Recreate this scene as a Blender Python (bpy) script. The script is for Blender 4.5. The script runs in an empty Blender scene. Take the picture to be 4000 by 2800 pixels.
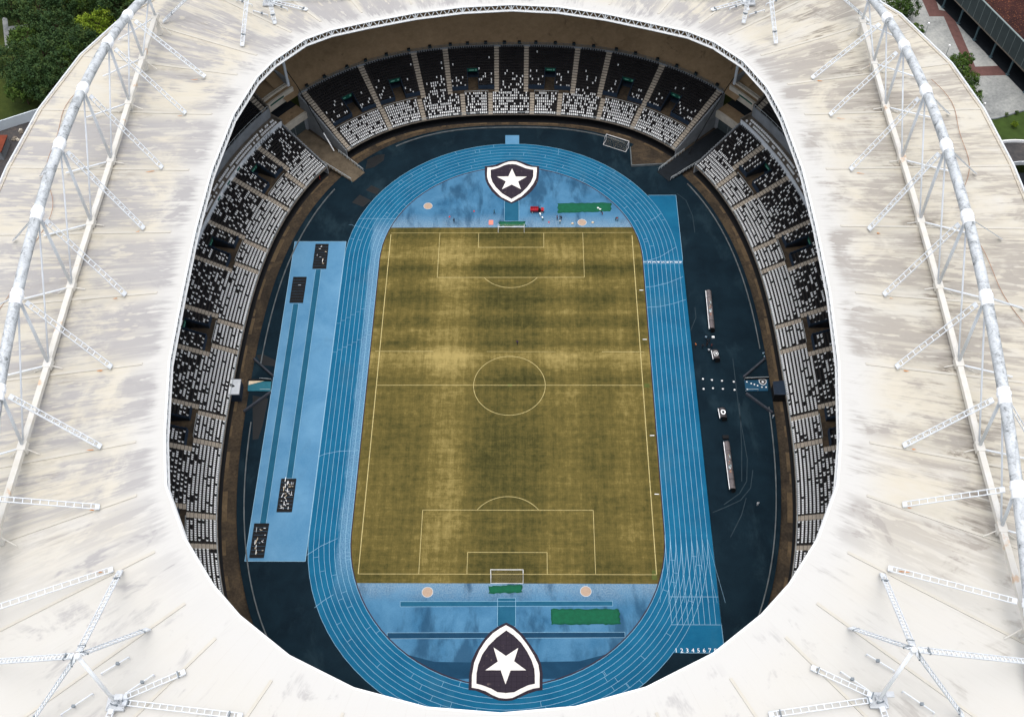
import bpy, bmesh, math, random
import numpy as np
from mathutils import Vector, Matrix
random.seed(7); rng = np.random.default_rng(7)
R = math.radians
scene = bpy.context.scene
col = scene.collection

# ------------------------------------------------------------------ camera (solved from the pitch markings)
FPX, PITCH, YAW, ROLL = 4449.613, 0.936069, -0.025085, -0.020308
CAM = np.array([4.99086, -166.78351, 238.09419])
def _basis():
    c, s = math.cos, math.sin
    fw = np.array([s(YAW)*c(PITCH), c(YAW)*c(PITCH), -s(PITCH)])
    r = np.array([c(YAW), -s(YAW), 0.0]); u = np.cross(r, fw)
    return r*c(ROLL)+u*s(ROLL), -r*s(ROLL)+u*c(ROLL), fw
RX, UX, FX = _basis()
def ray(px, py): return FX + RX*(px-2000)/FPX - UX*(py-1400)/FPX
def G(px, py, z=0.0):                      # photo pixel -> point on the level plane z
    d = ray(px, py); t = (z-CAM[2])/d[2]; p = CAM+t*d
    return (float(p[0]), float(p[1]), z)
def GX(px, py, x):                         # photo pixel -> point on the upright plane X = x
    d = ray(px, py); t = (x-CAM[0])/d[0]; p = CAM+t*d
    return (float(p[0]), float(p[1]), float(p[2]))
cam = bpy.data.cameras.new('camera'); camo = bpy.data.objects.new('camera', cam); col.objects.link(camo)
m = Matrix.Identity(4)
for i in range(3):
    m[i][0], m[i][1], m[i][2], m[i][3] = RX[i], UX[i], -FX[i], CAM[i]
camo.matrix_world = m
cam.sensor_fit = 'HORIZONTAL'; cam.sensor_width = 36; cam.lens = FPX/4000*36
cam.clip_start = 1; cam.clip_end = 6000
scene.camera = camo

# ------------------------------------------------------------------ sky, sun, exposure: a bright overcast noon
SUN_EL, SUN_AZ = R(86), R(190)
w = bpy.data.worlds.new('World'); scene.world = w; w.use_nodes = True
nt = w.node_tree; nt.nodes.clear()
sky = nt.nodes.new('ShaderNodeTexSky'); sky.sky_type = 'NISHITA'; sky.sun_disc = False
sky.sun_elevation = SUN_EL; sky.sun_rotation = SUN_AZ; sky.air_density = 1.0; sky.dust_density = 4.0; sky.ozone_density = 1.0
bg = nt.nodes.new('ShaderNodeBackground'); bg.inputs[1].default_value = 0.15
wo = nt.nodes.new('ShaderNodeOutputWorld')
hs = nt.nodes.new('ShaderNodeHueSaturation'); hs.inputs['Saturation'].default_value = .35      # a veil of cloud greys the blue
nt.links.new(sky.outputs[0], hs.inputs['Color']); nt.links.new(hs.outputs[0], bg.inputs[0]); nt.links.new(bg.outputs[0], wo.inputs[0])
sun = bpy.data.lights.new('sun', 'SUN'); sun.energy = 0.6; sun.angle = R(60); sun.color = (1.0, 0.95, 0.87)
suno = bpy.data.objects.new('sun', sun); col.objects.link(suno)
sd = Vector((math.sin(SUN_AZ)*math.cos(SUN_EL), math.cos(SUN_AZ)*math.cos(SUN_EL), math.sin(SUN_EL)))
suno.rotation_euler = (-sd).to_track_quat('-Z', 'Y').to_euler(); suno.location = (0, 0, 300)
vs = scene.view_settings; vs.view_transform = 'Standard'; vs.look = 'None'; vs.gamma = 1; vs.exposure = 0.80
vs.use_curve_mapping = False

# ------------------------------------------------------------------ materials
MATS = {}
def srgb(r, g, b):
    f = lambda c: (c/255/12.92 if c/255 <= .04045 else ((c/255+.055)/1.055)**2.4)
    return (f(r), f(g), f(b))
class NG:
    """little helper around a material's node tree"""
    def __init__(s, name, rough=.85, spec=.3, metal=0):
        s.m = bpy.data.materials.new(name); s.m.use_nodes = True; MATS[name] = s.m
        s.t = s.m.node_tree; s.b = s.t.nodes['Principled BSDF']
        s.b.inputs['Roughness'].default_value = rough; s.b.inputs['Specular IOR Level'].default_value = spec
        s.b.inputs['Metallic'].default_value = metal
    def n(s, typ, **kw):
        x = s.t.nodes.new(typ)
        for k, v in kw.items(): setattr(x, k, v)
        return x
    def l(s, a, b): s.t.links.new(a, b)
    def pos(s): 
        return s.n('ShaderNodeNewGeometry').outputs['Position']
    def obj(s): return s.n('ShaderNodeTexCoord').outputs['Object']
    def uv(s): return s.n('ShaderNodeTexCoord').outputs['UV']
    def mapp(s, vec, scale=(1,1,1), loc=(0,0,0), rot=(0,0,0)):
        x = s.n('ShaderNodeMapping'); s.l(vec, x.inputs[0])
        x.inputs['Scale'].default_value = scale; x.inputs['Location'].default_value = loc; x.inputs['Rotation'].default_value = rot
        return x.outputs[0]
    def noise(s, vec, scale, detail=4, rough=.55, dist=0):
        x = s.n('ShaderNodeTexNoise'); s.l(vec, x.inputs['Vector'])
        x.inputs['Scale'].default_value = scale; x.inputs['Detail'].default_value = detail
        x.inputs['Roughness'].default_value = rough; x.inputs['Distortion'].default_value = dist
        return x.outputs['Fac']
    def ramp(s, fac, stops):
        x = s.n('ShaderNodeValToRGB'); s.l(fac, x.inputs[0]); e = x.color_ramp.elements
        while len(e) < len(stops): e.new(.5)
        for el, (p, c) in zip(e, stops):
            el.position = p; el.color = (*c, 1) if not isinstance(c, (int, float)) else (c, c, c, 1)
        return x.outputs[0]
    def mix(s, fac, a, b, mode='MIX'):
        x = s.n('ShaderNodeMix', data_type='RGBA', blend_type=mode)
        for sock, v in ((x.inputs[0], fac), (x.inputs[6], a), (x.inputs[7], b)):
            if isinstance(v, (int, float)): sock.default_value = v
            elif isinstance(v, tuple): sock.default_value = (*v, 1)
            else: s.l(v, sock)
        return x.outputs[2]
    def math(s, op, a, b=0.0, clamp=False):
        x = s.n('ShaderNodeMath', operation=op); x.use_clamp = clamp
        for sock, v in ((x.inputs[0], a), (x.inputs[1], b)):
            if isinstance(v, (int, float)): sock.default_value = v
            else: s.l(v, sock)
        return x.outputs[0]
    def sep(s, vec):
        x = s.n('ShaderNodeSeparateXYZ'); s.l(vec, x.inputs[0]); return x.outputs
    def comb(s, a, b, c=0.0):
        x = s.n('ShaderNodeCombineXYZ')
        for sock, v in zip(x.inputs, (a, b, c)):
            if isinstance(v, (int, float)): sock.default_value = v
            else: s.l(v, sock)
        return x.outputs[0]
    def mrange(s, v, a, b, c=0.0, d=1.0, smooth=True):
        x = s.n('ShaderNodeMapRange'); x.interpolation_type = 'SMOOTHSTEP' if smooth else 'LINEAR'
        s.l(v, x.inputs[0])
        for i, k in enumerate((a, b, c, d)): x.inputs[i+1].default_value = k
        return x.outputs[0]
    def color(s, c):
        if isinstance(c, tuple): s.b.inputs['Base Color'].default_value = (*c, 1)
        else: s.l(c, s.b.inputs['Base Color'])
    def bump(s, h, strength=.3, dist=.1):
        x = s.n('ShaderNodeBump'); x.inputs['Strength'].default_value = strength; x.inputs['Distance'].default_value = dist
        s.l(h, x.inputs['Height']); s.l(x.outputs[0], s.b.inputs['Normal'])
def simple(name, c, rough=.8, spec=.3, metal=0, var=.25, scale=.8, fine=6.0):
    g = NG(name, rough, spec, metal)
    p = g.pos()
    a = g.noise(p, scale, 5, .6); b = g.noise(p, fine, 3, .6)
    f = g.math('ADD', g.math('MULTIPLY', a, .7), g.math('MULTIPLY', b, .3))
    lo = tuple(x*(1-var) for x in c); hi = tuple(min(1, x*(1+var)) for x in c)
    g.color(g.ramp(f, [(.3, lo), (.7, hi)]))
    return g.m

simple('apron_edge', srgb(22, 36, 50), .9)
simple('concrete', srgb(112, 104, 94), .92, var=.35, scale=.5, fine=3)
simple('concrete_light', srgb(186, 178, 164), .9, var=.18, scale=.6)
simple('concrete_grey', srgb(128, 132, 136), .9, var=.25, scale=.35)
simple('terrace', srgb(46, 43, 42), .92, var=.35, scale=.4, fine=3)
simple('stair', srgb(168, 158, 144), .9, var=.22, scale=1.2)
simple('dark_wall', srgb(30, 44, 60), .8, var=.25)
simple('black_seat', srgb(20, 21, 26), .6, .25, var=.5, scale=.7)
simple('white_seat', srgb(246, 247, 247), .5, .4, var=.06, scale=1.5)
simple('white_paint', srgb(240, 241, 242), .55, .3, var=.08)
simple('white_steel', srgb(208, 213, 218), .5, .35, var=.12, scale=.5)
simple('dull_steel', srgb(188, 192, 196), .5, .35, var=.18, scale=.6)
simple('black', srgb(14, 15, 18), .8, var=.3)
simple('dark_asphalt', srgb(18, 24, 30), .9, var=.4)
simple('rail', srgb(180, 186, 188), .6, var=.15)
simple('green_sign', srgb(14, 74, 62), .6, var=.1)
simple('sign_white', srgb(110, 170, 150), .6, var=.05)
simple('net_green', srgb(10, 84, 58), .9, var=.22, scale=1.1)
simple('rust', srgb(196, 128, 66), .9, var=.45, scale=2.5)
simple('beige', srgb(166, 144, 126), .9, var=.15, scale=2)
simple('salmon', srgb(238, 128, 112), .8, var=.12)
simple('red_paint', srgb(158, 18, 36), .45, .4, var=.2)
simple('glass', srgb(120, 150, 160), .15, .5)
simple('rubber', srgb(20, 20, 22), .8)
simple('cream', srgb(214, 196, 168), .85)
simple('banner', srgb(206, 210, 214), .8, var=.12)
simple('brick_red', srgb(98, 70, 66), .92, var=.25, scale=.6, fine=4)
simple('facade', srgb(58, 68, 70), .85, var=.2, scale=.3)
simple('facade_line', srgb(118, 130, 130), .8, var=.1)
simple('pillar', srgb(70, 92, 100), .7, var=.2)
simple('perimeter_wall', srgb(206, 216, 224), .9, var=.1, scale=.25)
simple('trunk', srgb(72, 58, 46), .95)
simple('skin', srgb(104, 74, 60), .7, var=.05)
simple('hair', srgb(24, 18, 16), .8)
for nm, c in (('cloth_white', (236, 238, 240)), ('cloth_black', (22, 24, 30)), ('cloth_green', (20, 92, 84)), ('cloth_orange', (222, 128, 70)),
              ('cloth_red', (216, 58, 40)), ('cloth_maroon', (118, 44, 42)), ('cloth_purple', (70, 52, 92)), ('cloth_sky', (176, 206, 226)), ('cloth_navy', (28, 34, 56))):
    simple(nm, srgb(*c), .9, var=.08)

def m_roof():
    g = NG('roof_membrane', .9, .1)
    uv = g.uv(); p = g.pos(); X, Y, Z = g.sep(p)
    u, v, _ = g.sep(uv)                                    # u: metres round the ring, v: 0 inner edge .. 1 outer edge
    um = g.n('ShaderNodeUVMap'); um.uv_map = 'bay'; fa, rnd, _ = g.sep(um.outputs[0])
    big = g.noise(g.mapp(uv, (.075, 2.8, 1)), 1.0, 5, .60, .8)
    streak = g.noise(g.mapp(uv, (1.15, 5.0, 1)), 1.0, 7, .68, .3)
    long_ = g.noise(g.mapp(uv, (.55, 2.0, 1), (2, 6, 0)), 1.0, 6, .65, .2)
    fine = g.noise(g.mapp(uv, (4.0, 11.0, 1)), 1.0, 6, .72, .2)
    drop = g.noise(g.mapp(uv, (.62, 8.0, 1), (3, 9, 0)), 1.0, 3, .5)
    near = g.mrange(g.math('ADD', v, g.math('MULTIPLY', g.math('SUBTRACT', streak, .5), .16)), .02, .078)   # the strip along the inner rim stays clean
    south = g.mrange(Y, -84, -52)                          # newer, cleaner sheets round the southern end
    midbay = g.math('MULTIPLY', g.mrange(fa, .02, .20), g.math('SUBTRACT', 1.0, g.mrange(fa, .84, .98)))   # run-off keeps the joints clean
    dirt = g.math('ADD', g.math('MULTIPLY', big, .75), g.math('MULTIPLY', streak, .40))
    dirt = g.math('ADD', dirt, g.math('MULTIPLY', g.math('SUBTRACT', rnd, .5), .12))
    dirt = g.math('ADD', dirt, g.math('MULTIPLY', g.math('SUBTRACT', fine, .5), .20))
    dirt = g.mrange(dirt, .48, .63)
    cut = g.math('MULTIPLY', g.mrange(long_, .50, .60), g.mrange(v, .15, .55, .35, .85))
    dirt = g.math('MULTIPLY', dirt, g.math('SUBTRACT', 1.0, cut), True)
    dirt = g.math('MULTIPLY', g.math('MULTIPLY', dirt, near), g.math('ADD', .18, g.math('MULTIPLY', midbay, .82)))
    patch_s = g.mrange(g.noise(g.mapp(uv, (.11, 4.0, 1), (9, 4, 0)), 1.0, 5, .65, .6), .53, .63)
    dirt = g.math('MULTIPLY', dirt, g.math('ADD', g.math('MULTIPLY', patch_s, .75), g.math('MULTIPLY', south, .95)), True)
    spots = g.mrange(drop, .60, .64)
    dirt = g.math('MULTIPLY', dirt, g.math('SUBTRACT', 1.0, g.math('MULTIPLY', spots, .7)), True)
    cn = g.noise(g.mapp(uv, (.10, 1.6, 1), (5, 1, 0)), 1.0, 5, .65, .4)
    cream = g.ramp(cn, [(.32, (.505, .485, .43)), (.52, (.497, .46, .378)), (.68, (.513, .492, .445))])
    white = (.505, .50, .482)
    base = g.mix(g.math('MULTIPLY', g.mrange(v, .04, .22), g.math('ADD', .22, g.math('MULTIPLY', south, .70))), white, cream)
    east = g.mrange(X, 40, 90)
    grey = g.mix(east, (.318, .310, .310), (.305, .282, .252))
    c = g.mix(g.math('MULTIPLY', dirt, .92), base, grey)
    # dark mildew along the chord that crosses mid-sheet, strongest in the east
    mid = g.math('MULTIPLY', g.mrange(v, .30, .40), g.math('SUBTRACT', 1.0, g.mrange(v, .50, .80)))
    mil = g.mrange(g.math('ADD', g.math('MULTIPLY', g.noise(g.mapp(uv, (.22, 2.4, 1), (7, 3, 0)), 1.0, 5, .65), .7), g.math('MULTIPLY', streak, .5)), .62, .76)
    mil = g.math('MULTIPLY', g.math('MULTIPLY', mil, mid), g.math('ADD', .42, g.math('MULTIPLY', east, .48)))
    c = g.mix(g.math('MULTIPLY', mil, g.math('ADD', .15, g.math('MULTIPLY', south, .85))), c, (.17, .15, .125))
    seamside = g.math('SUBTRACT', 1.0, g.mrange(fa, .02, .20)); cv = g.math('MULTIPLY', g.mrange(v, .34, .41), g.math('SUBTRACT', 1.0, g.mrange(v, .50, .60)))
    m2 = g.math('MULTIPLY', g.math('MULTIPLY', seamside, cv), g.mrange(g.noise(g.mapp(uv, (.5, 9, 1), (1, 7, 0)), 1.0, 5, .7, .3), .46, .58))
    c = g.mix(g.math('MULTIPLY', g.math('MULTIPLY', m2, south), g.math('ADD', .25, g.math('MULTIPLY', east, .55))), c, (.15, .125, .10))
    # sheet joints across the run-off
    fr = g.math('FRACT', g.math('MULTIPLY', v, 9.0))
    joint = g.math('MULTIPLY', g.math('LESS_THAN', fr, .014), g.mrange(fine, .5, .65))
    c = g.mix(g.math('MULTIPLY', joint, .25), c, (.45, .42, .38))
    c = g.mix(g.math('MULTIPLY', g.mrange(fine, .52, .80), g.math('ADD', .08, g.math('MULTIPLY', south, .20))), c, (.30, .288, .275))
    fr2 = g.math('FRACT', g.math('MULTIPLY', fa, 4.0))
    c = g.mix(g.math('MULTIPLY', g.math('LESS_THAN', fr2, .022), g.mrange(streak, .40, .65, .04, .30)), c, (.40, .37, .33))
    dk = g.noise(g.mapp(uv, (2.3, 6.0, 1), (4, 8, 0)), 1.0, 6, .72, .3)
    c = g.mix(g.math('MULTIPLY', g.math('MULTIPLY', g.mrange(dk, .60, .74), g.mrange(v, .1, .35)), g.math('ADD', .06, g.math('MULTIPLY', south, .38))), c, (.20, .188, .178))
    scr = g.noise(g.mapp(uv, (.9, 3.2, 1), (11, 2, 0)), 1.0, 6, .75, .8)
    c = g.mix(g.math('MULTIPLY', g.mrange(scr, .66, .74), .35), c, (.315, .308, .31))
    g.color(c); g.bump(g.noise(g.mapp(uv, (.8, 8, 1)), 1, 4, .6), .25, .12)
    return g.m
m_roof()
simple('batten', (.49, .468, .415), .85, .2, var=.08, scale=.3)

def m_tube():
    g = NG('arch_tube', .6, .3)
    p = g.pos()
    n1 = g.noise(g.mapp(p, (.5, .25, .5)), 1.0, 6, .7, .8); n2 = g.noise(g.mapp(p, (.9, 1.6, .9)), 1.0, 6, .75, 1.2)
    f = g.math('ADD', g.math('MULTIPLY', n1, .55), g.math('MULTIPLY', n2, .45))
    g.color(g.ramp(f, [(.38, (.06, .07, .07)), (.43, (.30, .32, .335)), (.50, (.46, .49, .515)), (.64, (.62, .65, .67))]))
m_tube()
def m_chord():
    g = NG('chord_paint', .6, .3)
    p = g.pos(); n1 = g.noise(p, .35, 5, .7)
    r = g.mrange(g.noise(p, .22, 4, .65), .60, .68)
    c = g.ramp(n1, [(.3, (.66, .65, .62)), (.7, (.60, .57, .50))])
    g.color(g.mix(g.math('MULTIPLY', r, .55), c, (.55, .30, .12)))
m_chord()

def m_grass():
    g = NG('pitch_grass', .95, .1)
    p = g.pos(); X, Y, Z = g.sep(p)
    wob = g.noise(p, .3, 5, .65); wob2 = g.noise(p, .09, 4, .6, .5)
    w = g.math('MULTIPLY', g.math('SUBTRACT', wob, .5), 3.2)
    ux = g.mrange(g.math('ADD', X, w), -34, 34, 0, 1, False); uy = g.mrange(g.math('ADD', Y, w), -54, 54, 0, 1, False)
    colx = g.ramp(ux, [(0, .52), (.08, .42), (.17, .48), (.235, .78), (.30, .78), (.35, .52), (.40, .32), (.50, .26), (.605, .32), (.64, .55), (.72, .58), (.79, .42), (.86, .42), (.93, .6), (1, .45)])
    rowy = g.ramp(uy, [(0, .38), (.12, .50), (.28, .40), (.42, .45), (.48, .5), (.52, .36), (.562, .70), (.59, .86), (.62, .40), (.66, .58), (.69, .28), (.72, .56), (.765, .27), (.82, .62), (.865, .25), (.90, .72), (.94, .62), (.975, .35), (1, .3)])
    stripes = g.math('SINE', g.math('MULTIPLY', g.math('ADD', X, g.math('MULTIPLY', wob, .6)), 2*math.pi/2.4)); str2 = g.math('SINE', g.math('MULTIPLY', g.math('ADD', Y, g.math('MULTIPLY', wob, .6)), 2*math.pi/2.9))
    clump = g.noise(p, .7, 6, .72)
    fx = g.noise(g.mapp(p, (.22, 2.6, 1)), 1.0, 5, .7); fy = g.noise(g.mapp(p, (2.6, .16, 1)), 1.0, 5, .7)
    thr = g.noise(p, 6.0, 3, .7)
    f = g.math('MULTIPLY', g.math('SUBTRACT', colx, .45), .62)
    f = g.math('ADD', f, g.math('MULTIPLY', g.math('SUBTRACT', rowy, .45), .78))
    f = g.math('ADD', f, g.math('MULTIPLY', g.math('SUBTRACT', wob2, .5), .55))
    f = g.math('ADD', f, g.math('MULTIPLY', g.math('SUBTRACT', clump, .5), .70))
    f = g.math('ADD', f, g.math('MULTIPLY', g.math('SUBTRACT', g.math('ADD', fx, fy), 1.0), .42))
    f = g.math('ADD', f, g.math('MULTIPLY', g.math('ADD', stripes, str2), .030))
    f = g.math('ADD', f, g.math('MULTIPLY', g.math('SUBTRACT', thr, .5), .45))
    f = g.math('ADD', f, .46, True)
    g.color(g.ramp(f, [(0, srgb(38, 41, 19)), (.3, srgb(70, 66, 34)), (.6, srgb(100, 89, 47)), (1, srgb(152, 136, 84))]))
    g.bump(thr, .4, .05)
m_grass()

def m_blue(name, stops, scale, stain, stainc):
    g = NG(name, .9, .08)
    p = g.pos()
    a = g.noise(p, scale, 5, .62, .4); b = g.noise(p, 3.0, 4, .65)
    f = g.math('ADD', g.math('MULTIPLY', a, .75), g.math('MULTIPLY', b, .25))
    c = g.ramp(f, stops)
    s = g.noise(g.mapp(p, (.11, .06, 1), (3, 8, 0)), 1.0, 6, .68, .3)
    c = g.mix(g.math('MULTIPLY', g.mrange(s, .52, .70), stain), c, stainc)
    if name == 'track_blue':                     # inner lanes of the west straight are scuffed pale
        X, Y, Z = g.sep(p); e = g.math('ADD', X, g.math('MULTIPLY', g.math('SUBTRACT', g.noise(g.mapp(p, (.5, .12, 1)), 1.0, 5, .7), .5), 3.0))
        wm = g.math('MULTIPLY', g.mrange(e, -39.9, -38.4), g.math('SUBTRACT', 1.0, g.mrange(X, -34, -30)))
        wm = g.math('MULTIPLY', wm, g.math('MULTIPLY', g.mrange(Y, -62, -45), g.math('SUBTRACT', 1.0, g.mrange(Y, 52, 60))))
        c = g.mix(g.math('MULTIPLY', wm, g.mrange(b, .3, .75, .2, .75)), c, srgb(124, 158, 184))
    if name == 'infield_blue':                   # foot wear behind the goals
        X, Y, Z = g.sep(p); aY = g.math('ABSOLUTE', Y)
        wn = g.math('MULTIPLY', g.math('SUBTRACT', 1.0, g.mrange(g.math('ADD', aY, g.math('MULTIPLY', g.math('SUBTRACT', a, .5), 6.0)), 54.5, 60.5)), g.mrange(b, .35, .7, .25, .9))
        c = g.mix(g.math('MULTIPLY', wn, .75), c, srgb(142, 160, 172))
        str_ = g.noise(g.mapp(p, (.15, .055, 1), (1, 4, 0), (0, 0, .45)), 1.0, 5, .6, .2)
        c = g.mix(g.math('MULTIPLY', g.mrange(str_, .49, .64), .7), c, srgb(28, 60, 86))
    g.color(c); return g
m_blue('track_blue', [(.3, srgb(16, 80, 114)), (.7, srgb(28, 100, 134))], .16, .4, srgb(54, 100, 124))
m_blue('track_light', [(.3, srgb(68, 118, 154)), (.7, srgb(100, 146, 178))], .10, .4, srgb(74, 114, 142))
m_blue('infield_blue', [(.3, srgb(46, 94, 128)), (.7, srgb(82, 128, 160))], .13, .7, srgb(34, 74, 104))
m_blue('runway_blue', [(.3, srgb(26, 78, 104)), (.7, srgb(38, 92, 118))], .3, .3, srgb(40, 90, 124))
m_blue('runway_dark', [(.3, srgb(22, 54, 78)), (.7, srgb(30, 66, 92))], .3, .3, srgb(20, 50, 78))
m_blue('apron', [(.3, srgb(10, 24, 33)), (.7, srgb(20, 38, 48))], .16, .6, srgb(36, 54, 63))
m_blue('wear', [(.3, srgb(110, 150, 178)), (.7, srgb(150, 178, 196))], .5, .4, srgb(90, 130, 160))
simple('line_paint', srgb(132, 170, 194), .8, var=.2, scale=2)
simple('line_pitch', srgb(176, 162, 112), .9, var=.3, scale=1.3)
simple('line_pale', srgb(92, 98, 100), .9, var=.5, scale=.5)
simple('kerb_dark', srgb(52, 34, 44), .85)

def m_moat():
    g = NG('moat_concrete', .95, .2)
    p = g.pos(); a = g.noise(p, .12, 6, .7, .8); b = g.noise(p, 1.6, 5, .7)
    f = g.math('ADD', g.math('MULTIPLY', a, .65), g.math('MULTIPLY', b, .35))
    g.color(g.ramp(f, [(.3, srgb(30, 27, 25)), (.46, srgb(56, 49, 41)), (.60, srgb(84, 71, 55)), (.70, srgb(50, 46, 42))]))
m_moat()
def m_slab():
    g = NG('slab_brown', .95, .15)
    p = g.pos(); a = g.noise(p, .05, 5, .65, .6); b = g.noise(p, .6, 5, .7); c = g.noise(p, .16, 5, .7, 1.0)
    f = g.math('ADD', g.math('MULTIPLY', a, .6), g.math('MULTIPLY', b, .4))
    k = g.ramp(f, [(.3, srgb(118, 98, 74)), (.7, srgb(160, 136, 106))])
    k = g.mix(g.math('MULTIPLY', g.mrange(c, .60, .72), .6), k, srgb(58, 52, 44))
    g.color(k)
m_slab()
def m_crest(name, c, v):
    g = NG(name, .9, .15); p = g.pos()
    b = g.n('ShaderNodeTexBrick'); g.l(p, b.inputs['Vector']); b.inputs['Scale'].default_value = .85; b.offset = 0
    b.inputs['Mortar Size'].default_value = .03; b.inputs['Brick Width'].default_value = 1; b.inputs['Row Height'].default_value = 1
    b.inputs['Color1'].default_value = (*c, 1); b.inputs['Color2'].default_value = (*tuple(x*.9 for x in c), 1); b.inputs['Mortar'].default_value = (*tuple(x*v for x in c), 1)
    n = g.noise(p, .9, 5, .7)
    g.color(g.mix(g.math('MULTIPLY', g.mrange(n, .6, .72), .35), b.outputs[0], (.30, .24, .20)))
m_crest('crest_black', srgb(48, 42, 52), .55); m_crest('crest_white', srgb(232, 228, 222), .8)
def m_ground():
    g = NG('outer_ground', .95, .1); p = g.pos()
    a = g.noise(p, .05, 5, .65); b = g.noise(p, .9, 5, .7)
    f = g.math('ADD', g.math('MULTIPLY', a, .6), g.math('MULTIPLY', b, .4))
    g.color(g.ramp(f, [(.3, srgb(34, 46, 22)), (.55, srgb(58, 68, 30)), (.75, srgb(84, 88, 44))]))
m_ground()
def m_plaza():
    g = NG('plaza_concrete', .95, .15); p = g.pos()
    a = g.noise(p, .06, 6, .68, .5); b = g.noise(p, 1.1, 5, .7)
    f = g.math('ADD', g.math('MULTIPLY', a, .65), g.math('MULTIPLY', b, .35))
    g.color(g.ramp(f, [(.3, srgb(92, 96, 98)), (.5, srgb(146, 148, 146)), (.7, srgb(178, 178, 172))]))
m_plaza()
def m_yard():
    g = NG('yard', .95, .15); p = g.pos()
    a = g.noise(p, .12, 6, .7, .6); b = g.noise(p, 1.3, 5, .7)
    f = g.math('ADD', g.math('MULTIPLY', a, .65), g.math('MULTIPLY', b, .35))
    g.color(g.ramp(f, [(.3, srgb(44, 46, 50)), (.52, srgb(72, 70, 70)), (.66, srgb(112, 94, 84)), (.75, srgb(70, 72, 76))]))
m_yard()
def m_leafroof():
    g = NG('leafy_roof', .95, .1); p = g.pos()
    a = g.noise(p, .12, 5, .65); b = g.noise(p, 2.2, 4, .7)
    c = g.ramp(a, [(.3, srgb(30, 20, 22)), (.7, srgb(66, 40, 36))])
    g.color(g.mix(g.mrange(b, .58, .68), c, srgb(150, 96, 62)))
m_leafroof()
def m_leaf(name, cols):
    g = NG(name, .75, .2)
    o = g.n('ShaderNodeObjectInfo').outputs['Random']; p = g.pos()
    n = g.noise(p, .35, 4, .6); n2 = g.noise(p, 3.0, 2, .5)
    f = g.math('ADD', g.math('MULTIPLY', n, .65), g.math('MULTIPLY', n2, .35))
    g.color(g.ramp(f, [(.3, cols[0]), (.5, cols[1]), (.72, cols[2])]))
    try: g.b.inputs['Subsurface Weight'].default_value = 0
    except Exception: pass
m_leaf('leaf_dark', [srgb(22, 42, 22), srgb(44, 68, 34), srgb(86, 100, 48)])
m_leaf('leaf_mid', [srgb(34, 56, 20), srgb(60, 84, 30), srgb(96, 112, 44)])
m_leaf('leaf_yellow', [srgb(62, 84, 16), srgb(100, 122, 26), srgb(140, 152, 48)])

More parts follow.
